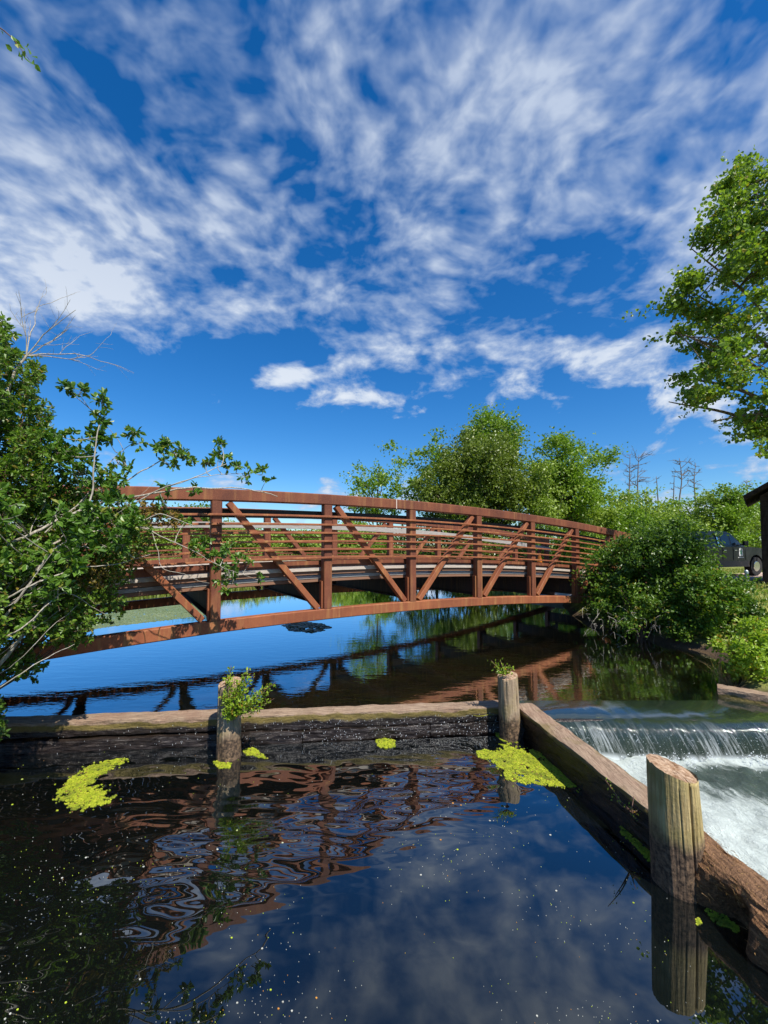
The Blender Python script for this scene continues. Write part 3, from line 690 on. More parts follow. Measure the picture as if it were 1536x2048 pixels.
# ------------------------------------------------------------------ plants
def rand_ball(rs, n, power=.45):
    v = rs.normal(size=(n, 3)); v /= np.linalg.norm(v, axis=1, keepdims=True); return v * rs.random((n, 1)) ** power
def tree(name, label, cat, base, centre, rad, nclump, per, leaf, lm, bm, seed, group=None, trunk_r=.16, csz=.28, up=.5, quad=True, bare=False, low=-1.0, stems=1, wid=.42, flat=.7, twigs=False):
    rs = np.random.default_rng(seed); rnd = random.Random(seed)
    base = Vector(base); C = np.array(centre, float); rad = np.array(rad, float)
    e = empty(name, base, label, cat, group)
    q = rand_ball(rs, nclump, .42); q = q[q[:, 2] > low]
    lump = 1 + .22 * np.sin(q[:, 0] * 5 + seed) * np.cos(q[:, 2] * 4 + seed * 2) + rs.normal(size=len(q)) * .08
    cc = C + q * rad * lump[:, None]
    tb = MB(); tops = []
    for s_ in range(stems):
        st = base + Vector((rnd.uniform(-1, 1), rnd.uniform(-1, 1), 0)) * (trunk_r * 2.5 if stems > 1 else 0)
        tp = Vector(C) + Vector((rnd.uniform(-.25, .25) * rad[0] * (2 if stems > 1 else 1), rnd.uniform(-.25, .25) * rad[1], rad[2] * rnd.uniform(.3, .75)))
        mid = st.lerp(tp, .5) + Vector((rnd.uniform(-.1, .1) * rad[0], rnd.uniform(-.1, .1) * rad[0], 0))
        pth = spline([st - Vector((0, 0, .3)), st.lerp(mid, .5) + Vector((rnd.uniform(-.06, .06), 0, 0)), mid, tp], 6)
        tb.tube(pth, [trunk_r * (1 - .85 * k / (len(pth) - 1)) for k in range(len(pth))], 7); tops.append(pth)
    for k, c in enumerate(cc):
        if bare is False and k % 2 and nclump > 30: continue
        pth = tops[k % len(tops)]; c = Vector(c)
        cand = [p for p in pth if p.z < c.z - .1 * rad[2]] or [pth[1]]
        st = cand[min(len(cand) - 1, int(len(cand) * rnd.uniform(.55, 1)))]
        md = st.lerp(c, .55) + Vector((0, 0, -.10 * (c - st).length)) + Vector((rnd.uniform(-.08, .08), rnd.uniform(-.08, .08), 0)) * (c - st).length
        L = (c - st).length
        tb.tube(spline([st, md, c], 4), [max(.012, trunk_r * .30 * (1 - .75 * j / 8)) * min(1, .4 + L / 4) for j in range(9)], 5, False)
    tb.build('trunk' if stems == 1 else 'stems', bm, e, smooth=True)
    pos = []
    for c in cc:
        n = int(per * rs.uniform(.6, 1.3)); r = csz * rs.uniform(.6, 1.35) * rad.mean()
        # sprays: short runs of leaves fanning out of the clump
        k = max(3, n // 14); ends = c + rs.normal(size=(k, 3)) * r * np.array([1, 1, flat])
        idx = rs.integers(0, k, n); tt = rs.random((n, 1)) ** .6
        pos.append(c + (ends[idx] - c) * tt + rs.normal(size=(n, 3)) * leaf * .9)
    pos = np.concatenate(pos); pos = pos[pos[:, 2] > ground_h(pos[:, 0], pos[:, 1]) + .03]
    lb = MB(); lb.leaves(pos, leaf * rs.uniform(.45, 1.45, len(pos)), rs, up, wid, quad)
    lb.build('crown' if stems == 1 else 'foliage', lm, e)
    return e
def gb(px, Yd): x = (px - 768) / F * Yd; return (x, Yd, gz(x, Yd))
def H(py, Yd): return EYE + (HOR - py) / F * Yd
def ptree(px, Yd, ytop, ybot, halfw, label, lm, seed, nclump=60, per=150, leaf=.16, group=None, bm=None, name='tree', cat='tree', dpx=0, **kw):
    """a tree standing at distance Yd in the direction of column px"""
    bx, by, bz = gb(px, Yd); zt = H(ytop, Yd); zl = H(ybot, Yd); rx = halfw / F * Yd
    c = ((px + dpx - 768) / F * Yd, Yd, (zt + zl) / 2)
    return tree(name, label, cat, (bx, by, bz), c, (rx * .98, rx * .9, (zt - zl) / 2 * .97), nclump, per, leaf, lm, bm or M['bark'], seed, group, **kw)
TG = 'trees on the bank behind the footbridge'
ptree(762, 31, 900, 1075, 66, 'small airy light green tree left of the big round tree behind the bridge', M['leaf_fresh'], 3, 42, 110, .20, TG, trunk_r=.13, csz=.20, flat=.6)
ptree(950, 28, 868, 1090, 118, 'big round dense olive green tree behind the middle of the bridge', M['leaf_tree'], 4, 190, 380, .17, TG, trunk_r=.3, csz=.20)
ptree(985, 31, 815, 960, 66, 'bright leafy crown rising above the big round tree', M['leaf_fresh'], 5, 60, 300, .20, TG, trunk_r=.2, csz=.24)
ptree(872, 30, 868, 1040, 50, 'slim bright green tree at the left shoulder of the big round tree', M['leaf_fresh'], 6, 34, 150, .20, TG, trunk_r=.12, csz=.24)
ptree(1135, 30, 862, 1075, 68, 'tall bright green tree at the right of the big round tree', M['leaf_fresh'], 7, 84, 300, .19, TG, trunk_r=.17, csz=.22)
ptree(1085, 27, 925, 1100, 46, 'yellow green birch with pale trunk at the right edge of the round tree', M['leaf_pale'], 8, 40, 150, .17, TG, bm=M['stem'], trunk_r=.09, csz=.26)
for i, (px, Yd, yt, yb, hw, mk, lab) in enumerate([
    (1225, 34, 965, 1110, 60, 'leaf_pale', 'pale green tree right of the tallest bright tree, above the end of the bridge'),
    (1300, 33, 968, 1110, 66, 'leaf_pale', 'spreading pale green tree under the tallest pair of dead snags'),
    (1180, 30, 1010, 1105, 50, 'leaf_pale', 'low pale yellow green tree just above the bridge railing'),
    (1365, 38, 985, 1110, 50, 'leaf_fresh', 'mid green tree in front of the middle dead snag'),
    (1425, 36, 955, 1110, 50, 'leaf_pale', 'upright pale green tree behind the roof of the black truck'),
    (1470, 34, 962, 1110, 36, 'leaf_fresh', 'narrow bright green tree beside the eave of the dark shed'),
    (1500, 40, 1000, 1110, 46, 'leaf_pale', 'yellow green tree partly behind the dark shed wall'),
    (1350, 27, 1035, 1110, 60, 'leaf_pale', 'low leafy tree just behind the big dark bush'),
    (1262, 29, 1020, 1110, 52, 'leaf_fresh', 'rounded mid green tree behind the top rail at the right end of the bridge'),
    ]):
    ptree(px, Yd, yt, yb, hw, lab, M[mk], 20 + i, 46, 170, .19, 'trees along the far bank at the right', trunk_r=.12, csz=.24)
# far woods edge, low on the horizon to the left
for i, (px, Yd, yt, hw, lab) in enumerate([
    (385, 60, 1000, 48, 'distant bushy tree seen under the top chord at the left of the bridge'),
    (250, 58, 1022, 60, 'distant low tree behind the left grey stemmed shrub'),
    (130, 56, 1030, 60, 'distant tree behind the left end of the bridge'),
    (470, 66, 1052, 40, 'distant low bush seen through the rails right of the first full post'),
    (560, 70, 1062, 40, 'distant small bush on the marsh seen between the two left posts'),
    (640, 64, 1066, 44, 'distant small bush on the marsh behind the second full post'),
    (200, 52, 1056, 50, 'distant bush on the marsh behind the leaning grey stems'),
    (320, 50, 1062, 46, 'distant bush on the marsh behind the second post from the left'),
    (430, 48, 1068, 46, 'low yellow green bush on the marsh behind the first full post'),
    (510, 46, 1072, 46, 'low pale bush on the marsh seen under the grey handrail board'),
    (600, 52, 1074, 40, 'low far bush where the sky shows between the rails'),
    (680, 44, 1070, 46, 'low yellow green bush on the marsh left of the small airy tree'),
    (60, 54, 1050, 60, 'distant bush behind the shrubs at the left frame edge'),
    (720, 50, 1050, 50, 'distant light bush under the small airy tree'),
    ]):
    ptree(px, Yd, yt, 1100, hw, lab, M['leaf_pale' if i % 2 else 'leaf_shrub'], 50 + i, 40, 170, .36, 'distant bushes along the marsh', trunk_r=.15, csz=.3)
# near bank behind the bridge: shrubs closing the gap under the trees
for i, (px, Yd, yt, hw, mk, lab) in enumerate([
    (850, 27, 1050, 60, 'leaf_deep', 'dark shrub at the foot of the big round tree on its left side'),
    (960, 25.5, 1058, 70, 'leaf_tree', 'dense shrub under the middle of the big round tree'),
    (1060, 23.5, 1060, 60, 'leaf_deep', 'dark shrub on the bank seen through the right half of the railing'),
    (760, 29, 1070, 50, 'leaf_fresh', 'bright waterside shrub under the small airy tree'),
    (1150, 22, 1072, 50, 'leaf_fresh', 'bright shrub behind the last posts of the bridge'),
    ]):
    ptree(px, Yd, yt, 1140, hw, lab, M[mk], 70 + i, 34, 170, .15, 'waterside shrubs behind the bridge', name='shrub', cat='shrub', stems=4, trunk_r=.05, csz=.3)

# the big maple leaning in from the right: clumps follow its outline
def maple():
    rs = np.random.default_rng(91); rnd = random.Random(91)
    Yd = 13.0; root = Vector((14.6, 13.5, gz(14.6, 13.5)))
    e = empty('maple_tree', root, 'large maple with yellow green crown hanging in from the right edge of the sky', 'tree')
    pts = []
    edge = [(300, 1515), (340, 1485), (400, 1455), (440, 1400), (470, 1420), (530, 1395), (560, 1345), (610, 1345), (650, 1345), (690, 1385), (730, 1350), (770, 1340), (800, 1400), (830, 1430), (850, 1500), (870, 1530)]
    ey = [a for a, _ in edge]; ex = [c for _, c in edge]
    k = 0
    while k < 330:
        py = rnd.uniform(285, 875); x0 = np.interp(py, ey, ex); px = x0 + rnd.uniform(-8, 22) + (rnd.random() ** 1.15) * (1900 - x0)
        dpt = rnd.uniform(-2.4, 2.4) * min(1, (px - x0) / 130 + .15)
        if rnd.random() < .25 * (1 if px < 1650 else 0) and py > 600 and rnd.random() < .5: continue
        pts.append(at(px, py, Yd + dpt)); k += 1
    tb = MB(); tp = Vector((13.8, 13, 15.0))
    tr = spline([root - Vector((0, 0, .3)), Vector((14.4, 13.3, 4)), Vector((14.1, 13, 8)), tp], 8)
    tb.tube(tr, [.34 * (1 - .8 * i / (len(tr) - 1)) for i in range(len(tr))], 10)
    mains = []
    for zz_, px, py in ((5, 1345, 800), (5.6, 1430, 840), (6.4, 1350, 650), (7.6, 1400, 480), (8.6, 1460, 380), (9.5, 1500, 300), (7.0, 1380, 560), (5.2, 1510, 860), (6.0, 1345, 745)):
        st = min(tr, key=lambda p: abs(p.z - zz_)); en = at(px, py, Yd + rnd.uniform(-1.2, 1.2)); md = st.lerp(en, .5) + Vector((0, 0, .5))
        ln = spline([st, md, en], 8); mains.append(ln); tb.tube(ln, [.10 * (1 - .85 * i / 16) for i in range(17)], 6)
    pos = []
    allm = [p for l in mains for p in l]
    for c in pts:
        st = min(allm, key=lambda p: (p - c).length); tb.tube(spline([st, st.lerp(c, .5) + Vector((0, 0, .08)), c], 3), [.022 * (1 - .6 * i / 6) for i in range(7)], 4, False)
        n = int(rnd.uniform(100, 250)); r = rnd.uniform(.18, .5)
        m = max(4, n // 12); cc = np.array(c); ends = cc + rs.normal(size=(m, 3)) * r * np.array([1, 1, .62]) - np.array([0, 0, .05]); idx = rs.integers(0, m, n)
        pos.append(cc + (ends[idx] - cc) * rs.random((n, 1)) ** .55 + rs.normal(size=(n, 3)) * .07)
    tb.build('trunk', M['bark'], e, smooth=True)
    pos = np.concatenate(pos); lb = MB(); lb.leaves(pos, rs.uniform(.065, .15, len(pos)), rs, .45, .55)
    lb.build('crown', M['leaf_maple'], e)
maple()
# small spray low at the right edge of a second maple bough
b_ = empty('overhanging_branch', at(1560, 900, 9), 'yellow green leafy branch tip poking in at the right edge above the shed', 'branch')
tb = MB(); tb.tube(spline([at(1640, 860, 9), at(1580, 880, 9), at(1525, 905, 9)], 4), [.02] * 9, 5); tb.build('stem', M['bark'], b_)
rs = np.random.default_rng(5); c0 = np.array([at(1530 + rs.uniform(-14, 60), 895 + rs.uniform(-18, 18), 9 + rs.uniform(-.3, .3)) for _ in range(170)])
lb = MB(); lb.leaves(c0, .10, rs, .5, .5); lb.build('leaves', M['leaf_maple'], b_)
# sprig in the top left corner
b_ = empty('overhanging_branch', at(-40, 20, 3.2), 'dark leafy sprig hanging into the top left corner of the sky', 'branch')
tb = MB(); tb.tube(spline([at(-120, -50, 3.2), at(-30, 10, 3.2), at(6, 50, 3.2), at(26, 76, 3.2)], 4), [.007, .006, .006, .005, .005, .004, .004, .003, .003, .003, .002, .002, .002], 5); tb.build('stem', M['twig'], b_)
rs = np.random.default_rng(8); c0 = [at(x - 8, y - 22, 3.2 + rs.uniform(-.05, .05)) for x, y in ((12, 68), (22, 74), (6, 60), (30, 62), (38, 88), (40, 96), (36, 104), (0, 46), (-8, 40), (18, 82), (-20, 60), (-30, 30), (44, 104), (26, 66), (10, 76))]
lb = MB(); lb.leaves(c0, .052, rs, .2, .45, dirs=[(.3, .1, -.8)] * len(c0)); lb.build('leaves', M['leaf_holly'], b_)

# right bank bushes
RB = 'dark bushes crowding the right bank'
def bush(label, px, Yd, yt, yb, hw, lm, seed, nclump, per, leaf, group=RB, **kw):
    return ptree(px, Yd, yt, yb, hw, label, lm, seed, nclump, per, leaf, group, name='bush', cat='bush', stems=7, trunk_r=.03, bm=M['twig'], wid=.40, **kw)
bush('lighter green bush hiding the end of the bridge truss', 1235, 11.4, 1092, 1262, 62, M['leaf_shrub'], 101, 60, 210, .075, csz=.22, quad=False)
bush('tall dark green bush in front of the truck', 1335, 10.8, 1035, 1265, 80, M['leaf_deep'], 102, 110, 260, .075, csz=.20, quad=False)
bush('dark bush hanging low over the water between the tall bush and the fence pole', 1412, 9.6, 1120, 1285, 66, M['leaf_shrub'], 103, 75, 230, .07, csz=.20, quad=False)
bush('low bush with pale undergrowth at the waterline beside the bridge foot', 1280, 10.4, 1160, 1268, 98, M['leaf_shrub'], 104, 55, 180, .065, csz=.2, quad=False)
bush('dark bush filling the bank behind the fence pole foot', 1480, 9.6, 1190, 1310, 50, M['leaf_deep'], 105, 40, 190, .065, csz=.22, quad=False)
bush('small bright yellow green bush on the timber edge at the right', 1508, 6.7, 1245, 1394, 62, M['leaf_bright'], 106, 70, 150, .052, group='', csz=.2, quad=False)
bush('small leafy bush at the right frame edge behind the bright one', 1560, 7.6, 1225, 1380, 60, M['leaf_shrub'], 107, 40, 150, .055, csz=.2, quad=False)
# roots and dry stalks at the waterline, dry grass tufts
def tangle(label, pxs, pys, Yd, n, seed, mt, ln=.6):
    rnd = random.Random(seed); tb = MB()
    for _ in range(n):
        px = rnd.uniform(*pxs); py = rnd.uniform(*pys); y = Yd + rnd.uniform(-.5, .5); p = at(px, py, y)
        dr_ = Vector((rnd.uniform(-.8, .8), rnd.uniform(-1, 0.2), rnd.uniform(-.9, .1))); q = p + dr_ * ln * rnd.uniform(.4, 1); md = p.lerp(q, .5) + Vector((rnd.uniform(-.1, .1), 0, rnd.uniform(0, .15)))
        q.z = max(q.z, -.05); pth = spline([p, md, q], 4); r = rnd.uniform(.003, .007)
        tb.tube(pth, [r * (1 - .6 * i / 8) for i in range(9)], 4, False)
    return tag(tb.build('root_tangle', mt), label, 'roots', kind='stuff')
tangle('pale bare roots trailing into the water under the right bank bushes', (1165, 1420), (1215, 1275), 10.2, 90, 3, M['stem'], .45)
def blades(name, label, cat, base_pts, hgt, wd, mt, seed, kind=None, lean=.25, group=None):
    rs = np.random.default_rng(seed); B = np.asarray(base_pts, float); N = len(B)
    h = hgt * rs.uniform(.5, 1.2, N)[:, None]; a = rs.uniform(0, 2 * np.pi, N); s_ = np.stack([np.cos(a), np.sin(a), 0 * a], 1)
    l_ = rs.normal(size=(N, 3)) * lean; l_[:, 2] = 0; up = np.array([0, 0, 1.0])
    V = np.stack([B - s_ * wd, B + s_ * wd, B + up * h * .55 + l_ * h * .4 + s_ * wd * .8, B + up * h * .55 + l_ * h * .4 - s_ * wd * .8, B + up * h + l_ * h * 1.3], 1)
    b = MB(); b.v.append(V.reshape(-1, 3)); b.n = 5 * N; o = (np.arange(N) * 5)[:, None]
    b.f = [tuple(x) for x in (o + np.array([0, 1, 2, 3])).tolist()] + [tuple(x) for x in (o + np.array([3, 2, 4])).tolist()]
    b.c.append((0, np.repeat(rs.random(N), 5)))
    return tag(b.build(name, mt), label, cat, group, kind)
M['blade'] = leaf_mat('marsh grass', (.12, .17, .02), (.28, .31, .06), .3, (.4, .32, .12)); M['straw'] = leaf_mat('dry grass', (.20, .14, .06), (.42, .30, .14), .3)
rs = np.random.default_rng(31)
gx = rs.uniform(-60, 10, 60000); gy = 19 + rs.random(60000) ** 1.6 * 60; hz = ground_h(gx, gy); k = (hz > .05) & (np.abs(gx / gy) < 1.15)
blades('marsh_grass', 'tall green marsh grass beyond the pond', 'marsh grass', np.stack([gx, gy, hz], 1)[k], 1.05, .045, M['blade'], 4, 'stuff')
gx = rs.uniform(6, 26, 30000); gy = rs.uniform(9, 24, 30000); hz = ground_h(gx, gy)
k = (hz > .3) & ~((gy > 15.2 + (gx - 12) * .02) & (gy < 19.9 + np.maximum(0, gx - 16) * .35))
blades('lawn_grass', 'short dry yellow green grass by the drive', 'grass', np.stack([gx, gy, hz], 1)[k], .10, .012, M['blade'], 5, 'stuff')
for lab, px, py, n in (('straw coloured grass tuft at the left foot of the small bright bush', 1455, 1375, 160), ('tuft of dry grass under the dark bushes in the middle of the right bank', 1395, 1285, 150)):
    c = on(px, py - 8, .05); rsn = np.random.default_rng(px); B = np.array(c) + rsn.normal(size=(n, 3)) * np.array([.12, .08, .02])
    blades('grass_tuft', lab, 'grass tuft', B, .42, .006, M['straw'], px, None, .5, 'dry grass tufts on the right bank')

# ---- left bank: the grey-stemmed shrub leaning over the bridge
def ytruss(px): n = (px - 431) / (328 - .159 * px); return 6.8 * (1 + .159 * n)
def sh(px, py, back=.7): return at(px, py, ytruss(px) - back)
rs = np.random.default_rng(61); rnd = random.Random(61)
rootL = Vector((-5.25, 4.35, gz(-5.25, 4.35)))
lean = empty('shrub', rootL, 'large shrub with long pale grey bare stems leaning over the left end of the bridge', 'shrub')
stemsL = [
    ([(-120, 1180), (0, 1102), (60, 1070), (130, 1035), (200, 1005), (300, 986), (420, 974), (500, 980), (555, 992)], .022, .9),
    ([(-120, 1230), (-20, 1160), (70, 1105), (140, 1068), (185, 1025), (230, 975), (290, 935), (345, 905)], .020, .8),
    ([(-110, 1290), (0, 1205), (70, 1150), (150, 1090), (230, 1030), (300, 985), (380, 960), (450, 925)], .017, 1.0),
    ([(-60, 1420), (20, 1310), (80, 1230), (130, 1150), (165, 1050), (185, 940), (196, 850)], .024, 1.1),
    ([(-80, 1340), (10, 1240), (60, 1160), (110, 1100), (200, 1060), (290, 1040), (330, 1030), (390, 1052)], .015, 1.2),
    ([(200, 1062), (290, 1055), (312, 1095), (325, 1138), (370, 1150), (420, 1166)], .008, .9),
    ([(230, 1050), (290, 1058), (350, 1086), (400, 1110), (450, 1135), (515, 1158)], .009, .9),
    ([(-40, 1180), (60, 1090), (150, 1010), (220, 920), (260, 880)], .012, .9),
    ([(-60, 1240), (60, 1170), (150, 1140), (230, 1130), (300, 1110)], .012, 1.3),
    ([(-60, 1300), (40, 1260), (110, 1200), (150, 1190), (215, 1230)], .010, 1.3),
    ([(300, 985), (360, 965), (420, 950), (490, 945), (530, 950)], .007, .8),
    ([(130, 1035), (200, 960), (240, 900), (190, 830)], .008, .8),
]
for k_ in range(13):
    y0 = rnd.uniform(1120, 1420); x1 = rnd.uniform(60, 330); y1 = y0 - rnd.uniform(.35, 1.0) * (x1 + 60) - rnd.uniform(0, 40)
    y1 = max(y1, 1000 - .25 * x1 if rnd.random() < .8 else 860)
    stemsL.append(([(-90, y0 + 30), (-10, y0 - 20), ((x1 - 20) * .45, y0 + (y1 - y0) * .5 + rnd.uniform(-20, 20)), (x1, y1)], rnd.uniform(.005, .011), rnd.uniform(1.0, 1.45)))
tb = MB(); samples = []
for pts, r, back in stemsL:
    ln = spline([sh(x, y, back + .12 * math.sin(x * .02)) for x, y in pts], 7)
    ln = [p + Vector((0, fbm(p, 1.7) * .06, fbm(p * 1.3, 2.2) * .03)) for p in ln]
    if pts[0][0] < 0: ln = spline([rootL + Vector((rnd.uniform(-.2, .2), rnd.uniform(-.2, .2), -.1)), rootL.lerp(ln[0], .6) + Vector((0, 0, .1))], 3) + ln
    tb.tube(ln, [r * (1 - .72 * i / (len(ln) - 1)) for i in range(len(ln))], 6, False); samples += ln
clusters = []   # px, py, radius px, count, back
for c_ in [(150, 785, 16, 36), (120, 770, 12, 20), (196, 800, 17, 46), (190, 835, 20, 60), (185, 875, 22, 70), (165, 905, 26, 70), (215, 885, 14, 26), (262, 862, 15, 34), (275, 885, 10, 16),
           (312, 895, 14, 40), (330, 885, 12, 28), (348, 905, 16, 46), (372, 915, 14, 40), (330, 925, 14, 30), (440, 885, 10, 26), (435, 910, 16, 46), (410, 925, 14, 34), (452, 938, 10, 22),
           (475, 932, 12, 28), (495, 950, 14, 30), (525, 938, 10, 20), (530, 962, 10, 16), (330, 970, 12, 16), (385, 985, 12, 20),
           (250, 930, 16, 30), (230, 955, 28, 70), (200, 980, 26, 70), (160, 950, 30, 90), (130, 920, 30, 90), (95, 900, 30, 90), (110, 870, 24, 60),
           (385, 1100, 18, 46), (405, 1085, 14, 34), (430, 1110, 18, 44), (455, 1095, 12, 30), (445, 1135, 18, 46), (470, 1150, 14, 34), (480, 1120, 12, 26), (500, 1125, 10, 18), (520, 1150, 10, 16), (450, 1160, 14, 30), (455, 1180, 10, 20),
           (372, 1038, 12, 20), (330, 1010, 16, 26)]:
    clusters.append(c_ + (.85,))
for _ in range(95):   # fill between the stems
    px = rnd.uniform(-40, 300); py = rnd.uniform(985, 1260) ; 
    if py > 1010 + 330 * (1 - max(0, px) / 330): continue
    clusters.append((px, py, rnd.uniform(14, 26), int(rnd.uniform(26, 60)), rnd.uniform(.5, 1.5)))
pos = []; dirs = []; sz = []
for (px, py, r, n, back) in clusters:
    c = sh(px, py, back); rr = r * 1.15 / F * c.y; n = int(n * 1.5)
    st = min(samples, key=lambda p: (p - c).length + (0 if p.x < c.x + .1 else .4))
    tb.tube(spline([st, st.lerp(c, .5) + Vector((rnd.uniform(-.05, .05), 0, -.04)), c], 4), [.006 * (1 - .6 * i / 8) + .0012 for i in range(9)], 4, False)
    k = max(3, n // 7)
    for _ in range(k):
        dv = Vector((rnd.gauss(0, 1), rnd.gauss(0, 1), rnd.gauss(.25, .8))).normalized(); en = c + dv * rr * rnd.uniform(.4, 1.25)
        tb.tube([c, c.lerp(en, .5) + Vector((0, 0, -.01)), en], [.003, .0025, .002], 4, False)
        for j in range(7):      # a rosette at the tip
            pos.append(en - dv * rnd.uniform(0, .06)); dirs.append((dv * .7 + Vector((rnd.gauss(0, 1), rnd.gauss(0, 1), rnd.gauss(.2, .8))) * .6)); sz.append(rnd.uniform(.055, .10))
tb.build('stems', M['stem'], lean, smooth=True)
lb = MB(); lb.leaves(np.array([tuple(p) for p in pos]), np.array(sz), rs, .35, .30, dirs=np.array([tuple(q) for q in dirs])); lb.build('foliage', M['leaf_holly'], lean)

def massbush(name, label, root, polys, n, leaf, lm, seed, backs, stem_m, wid=.34, per=9, nstem=12, tw=.012):
    """a dense bush; polys: list of (px, py, rx, ry) lobes in front of the bridge line, each at its own depth"""
    rs = np.random.default_rng(seed); rnd = random.Random(seed); e = empty(name, root, label, 'shrub'); root = Vector(root); tb = MB(); pos = []; dirs = []
    tot = sum(q[2] * q[3] for q in polys); lobes = []
    for (px, py, rx, ry) in polys:
        back = rnd.uniform(*backs); lobes.append((px, py, rx, ry, back))
        c = sh(px, py, back); md = root.lerp(c, .5) + Vector((rnd.uniform(-.2, .2), rnd.uniform(-.1, .1), -.1))
        tb.tube(spline([root, md, c], 6), [tw * (1 - .7 * i / 12) + .003 for i in range(13)], 5, False)
        m = int(n * rx * ry / tot / per)
        for _ in range(m):
            th = rnd.uniform(0, 6.283); rr = rnd.random() ** .45
            p = sh(px + rx * rr * math.cos(th), py + ry * rr * math.sin(th), back + rnd.uniform(-.38, .38))
            dv = ((p - c).normalized() + Vector((rnd.gauss(0, .4), rnd.gauss(-.1, .4), rnd.gauss(.3, .4)))).normalized()
            ln = rnd.uniform(.08, .2); q = p - dv * ln
            tb.tube([q, p], [.003, .0018], 3, False)
            for j in range(per):
                t = rnd.random() ** .7; pos.append(q.lerp(p, t)); dirs.append(dv * .8 + Vector((rnd.gauss(0, 1), rnd.gauss(0, 1), rnd.gauss(0, 1))) * .6)
    tb.build('stems', stem_m, e, smooth=True)
    lb = MB(); P_ = np.array([tuple(p) for p in pos]); lb.leaves(P_, leaf * rs.uniform(.6, 1.2, len(P_)), rs, .45, wid, dirs=np.array([tuple(q) for q in dirs])); lb.build('foliage', lm, e)
    return e
massbush('shrub', 'dense dark green shrub low at the left edge beside the dam wall', (-5.15, 4.75, .3),
    [(60, 1180, 110, 70), (170, 1130, 110, 60), (-20, 1120, 80, 90), (110, 1230, 90, 60), (20, 1290, 60, 70), (200, 1210, 60, 40), (240, 1070, 70, 50), (120, 1060, 90, 50), (-60, 1240, 90, 90), (150, 1265, 50, 30), (-60, 1400, 60, 70), (5, 1200, 70, 70), (60, 1330, 40, 30)],
    21000, .055, M['leaf_shrub'], 71, (.4, 1.2), M['twig'])
massbush('shrub', 'tall sunlit bright green shrub reaching up the left edge of the picture', (-5.6, 4.6, .3),
    [(10, 760, 60, 70), (40, 830, 60, 60), (-30, 700, 50, 50), (0, 900, 80, 60), (60, 900, 60, 50), (-60, 800, 70, 90), (20, 970, 90, 60), (100, 980, 70, 50), (-80, 950, 70, 120), (-10, 650, 22, 30), (60, 740, 20, 36), (130, 1010, 70, 40)],
    19000, .062, M['leaf_shrub'], 72, (.3, .9), M['twig'], wid=.26)
massbush('shrub', 'bronze tipped leafy shoots in the middle of the left shrubs in front of the railing', (-5.0, 4.9, .3),
    [(275, 1020, 46, 24), (310, 1030, 50, 22), (240, 1035, 40, 20), (350, 1040, 30, 14), (230, 1110, 60, 34), (190, 1150, 50, 26)],
    3600, .045, M['leaf_tip'], 73, (.5, .9), M['twig'], wid=.3)
# bare twiggy dead top above the left shrubs
dt = empty('dead_tree', (-5.4, 5.0, .3), 'bare dead twigs rising above the shrubs at the left edge', 'dead tree')
tb = MB()
def twigtree(p, dv, ln, r, depth, rnd, mb):
    pts = [p]; q = p; dd = dv.copy(); k = 5
    for i in range(k):
        dd = (dd + Vector((rnd.gauss(0, .14), rnd.gauss(0, .14), rnd.gauss(0, .10)))).normalized(); q = q + dd * ln / k; pts.append(q)
    mb.tube(pts, [r * (1 - .55 * i / k) for i in range(k + 1)], 4, False)
    if depth:
        for j in range(rnd.randint(3, 4)):
            i = rnd.randint(1, k); ang = Vector((rnd.gauss(0, .6), rnd.gauss(0, .5), rnd.gauss(.15, .45)))
            twigtree(pts[i], (dd + ang).normalized(), ln * rnd.uniform(.35, .6), r * .5, depth - 1, rnd, mb)
rd = random.Random(12); hubt = sh(40, 705, .6)
tb.tube(spline([Vector((-5.4, 5.0, .2)), sh(-30, 950, .6), sh(10, 760, .6), hubt], 5), [.02] * 10 + [.014] * 6, 5, False)
for px, py in ((78, 575), (112, 600), (130, 655), (185, 668), (150, 715), (60, 620)):
    en = sh(px, py, .6); v_ = en - hubt; twigtree(hubt, v_.normalized(), v_.length, .008, 2, rd, tb)
tb.build('branches', M['stem'], dt, smooth=True)
# dark overhang plants at the far left waterline
massbush('shrub', 'dark low plants overhanging the pool at the left frame edge', (-5.0, 4.3, .1), [(-60, 1480, 50, 60), (-10, 1420, 36, 40), (0, 1460, 24, 18)], 1500, .06, M['leaf_deep'], 74, (.9, 1.3), M['twig'])

# sapling on pile A and sprout on pile C
def sapling(label, root, tips, n, leaf, seed, lm):
    rnd = random.Random(seed); rs = np.random.default_rng(seed); e = empty('sapling', root, label, 'sapling', ); root = Vector(root); tb = MB(); pos = []; dirs = []
    for tp in tips:
        tp = Vector(tp); md = root.lerp(tp, .5) + Vector((rnd.uniform(-.03, .03), -.04, -.02)); ln = spline([root, md, tp], 6)
        tb.tube(ln, [.006 * (1 - .7 * i / 12) + .001 for i in range(13)], 4, False)
        for _ in range(n):
            t = rnd.uniform(.3, 1.0); p = ln[min(12, int(t * 12))] + Vector((rnd.gauss(0, .022), rnd.gauss(0, .022), rnd.gauss(0, .02)))
            pos.append(p); dirs.append((tp - root).normalized() * .7 + Vector((rnd.gauss(0, .6), rnd.gauss(0, .6), rnd.gauss(.2, .5))))
    tb.build('stem', M['twig'], e, smooth=True); lb = MB(); P_ = np.array([tuple(p) for p in pos]); lb.leaves(P_, leaf * rs.uniform(.6, 1.2, len(P_)), rs, .4, .26, dirs=np.array([tuple(q) for q in dirs])); lb.build('leaves', lm, e)
YA = 5.02
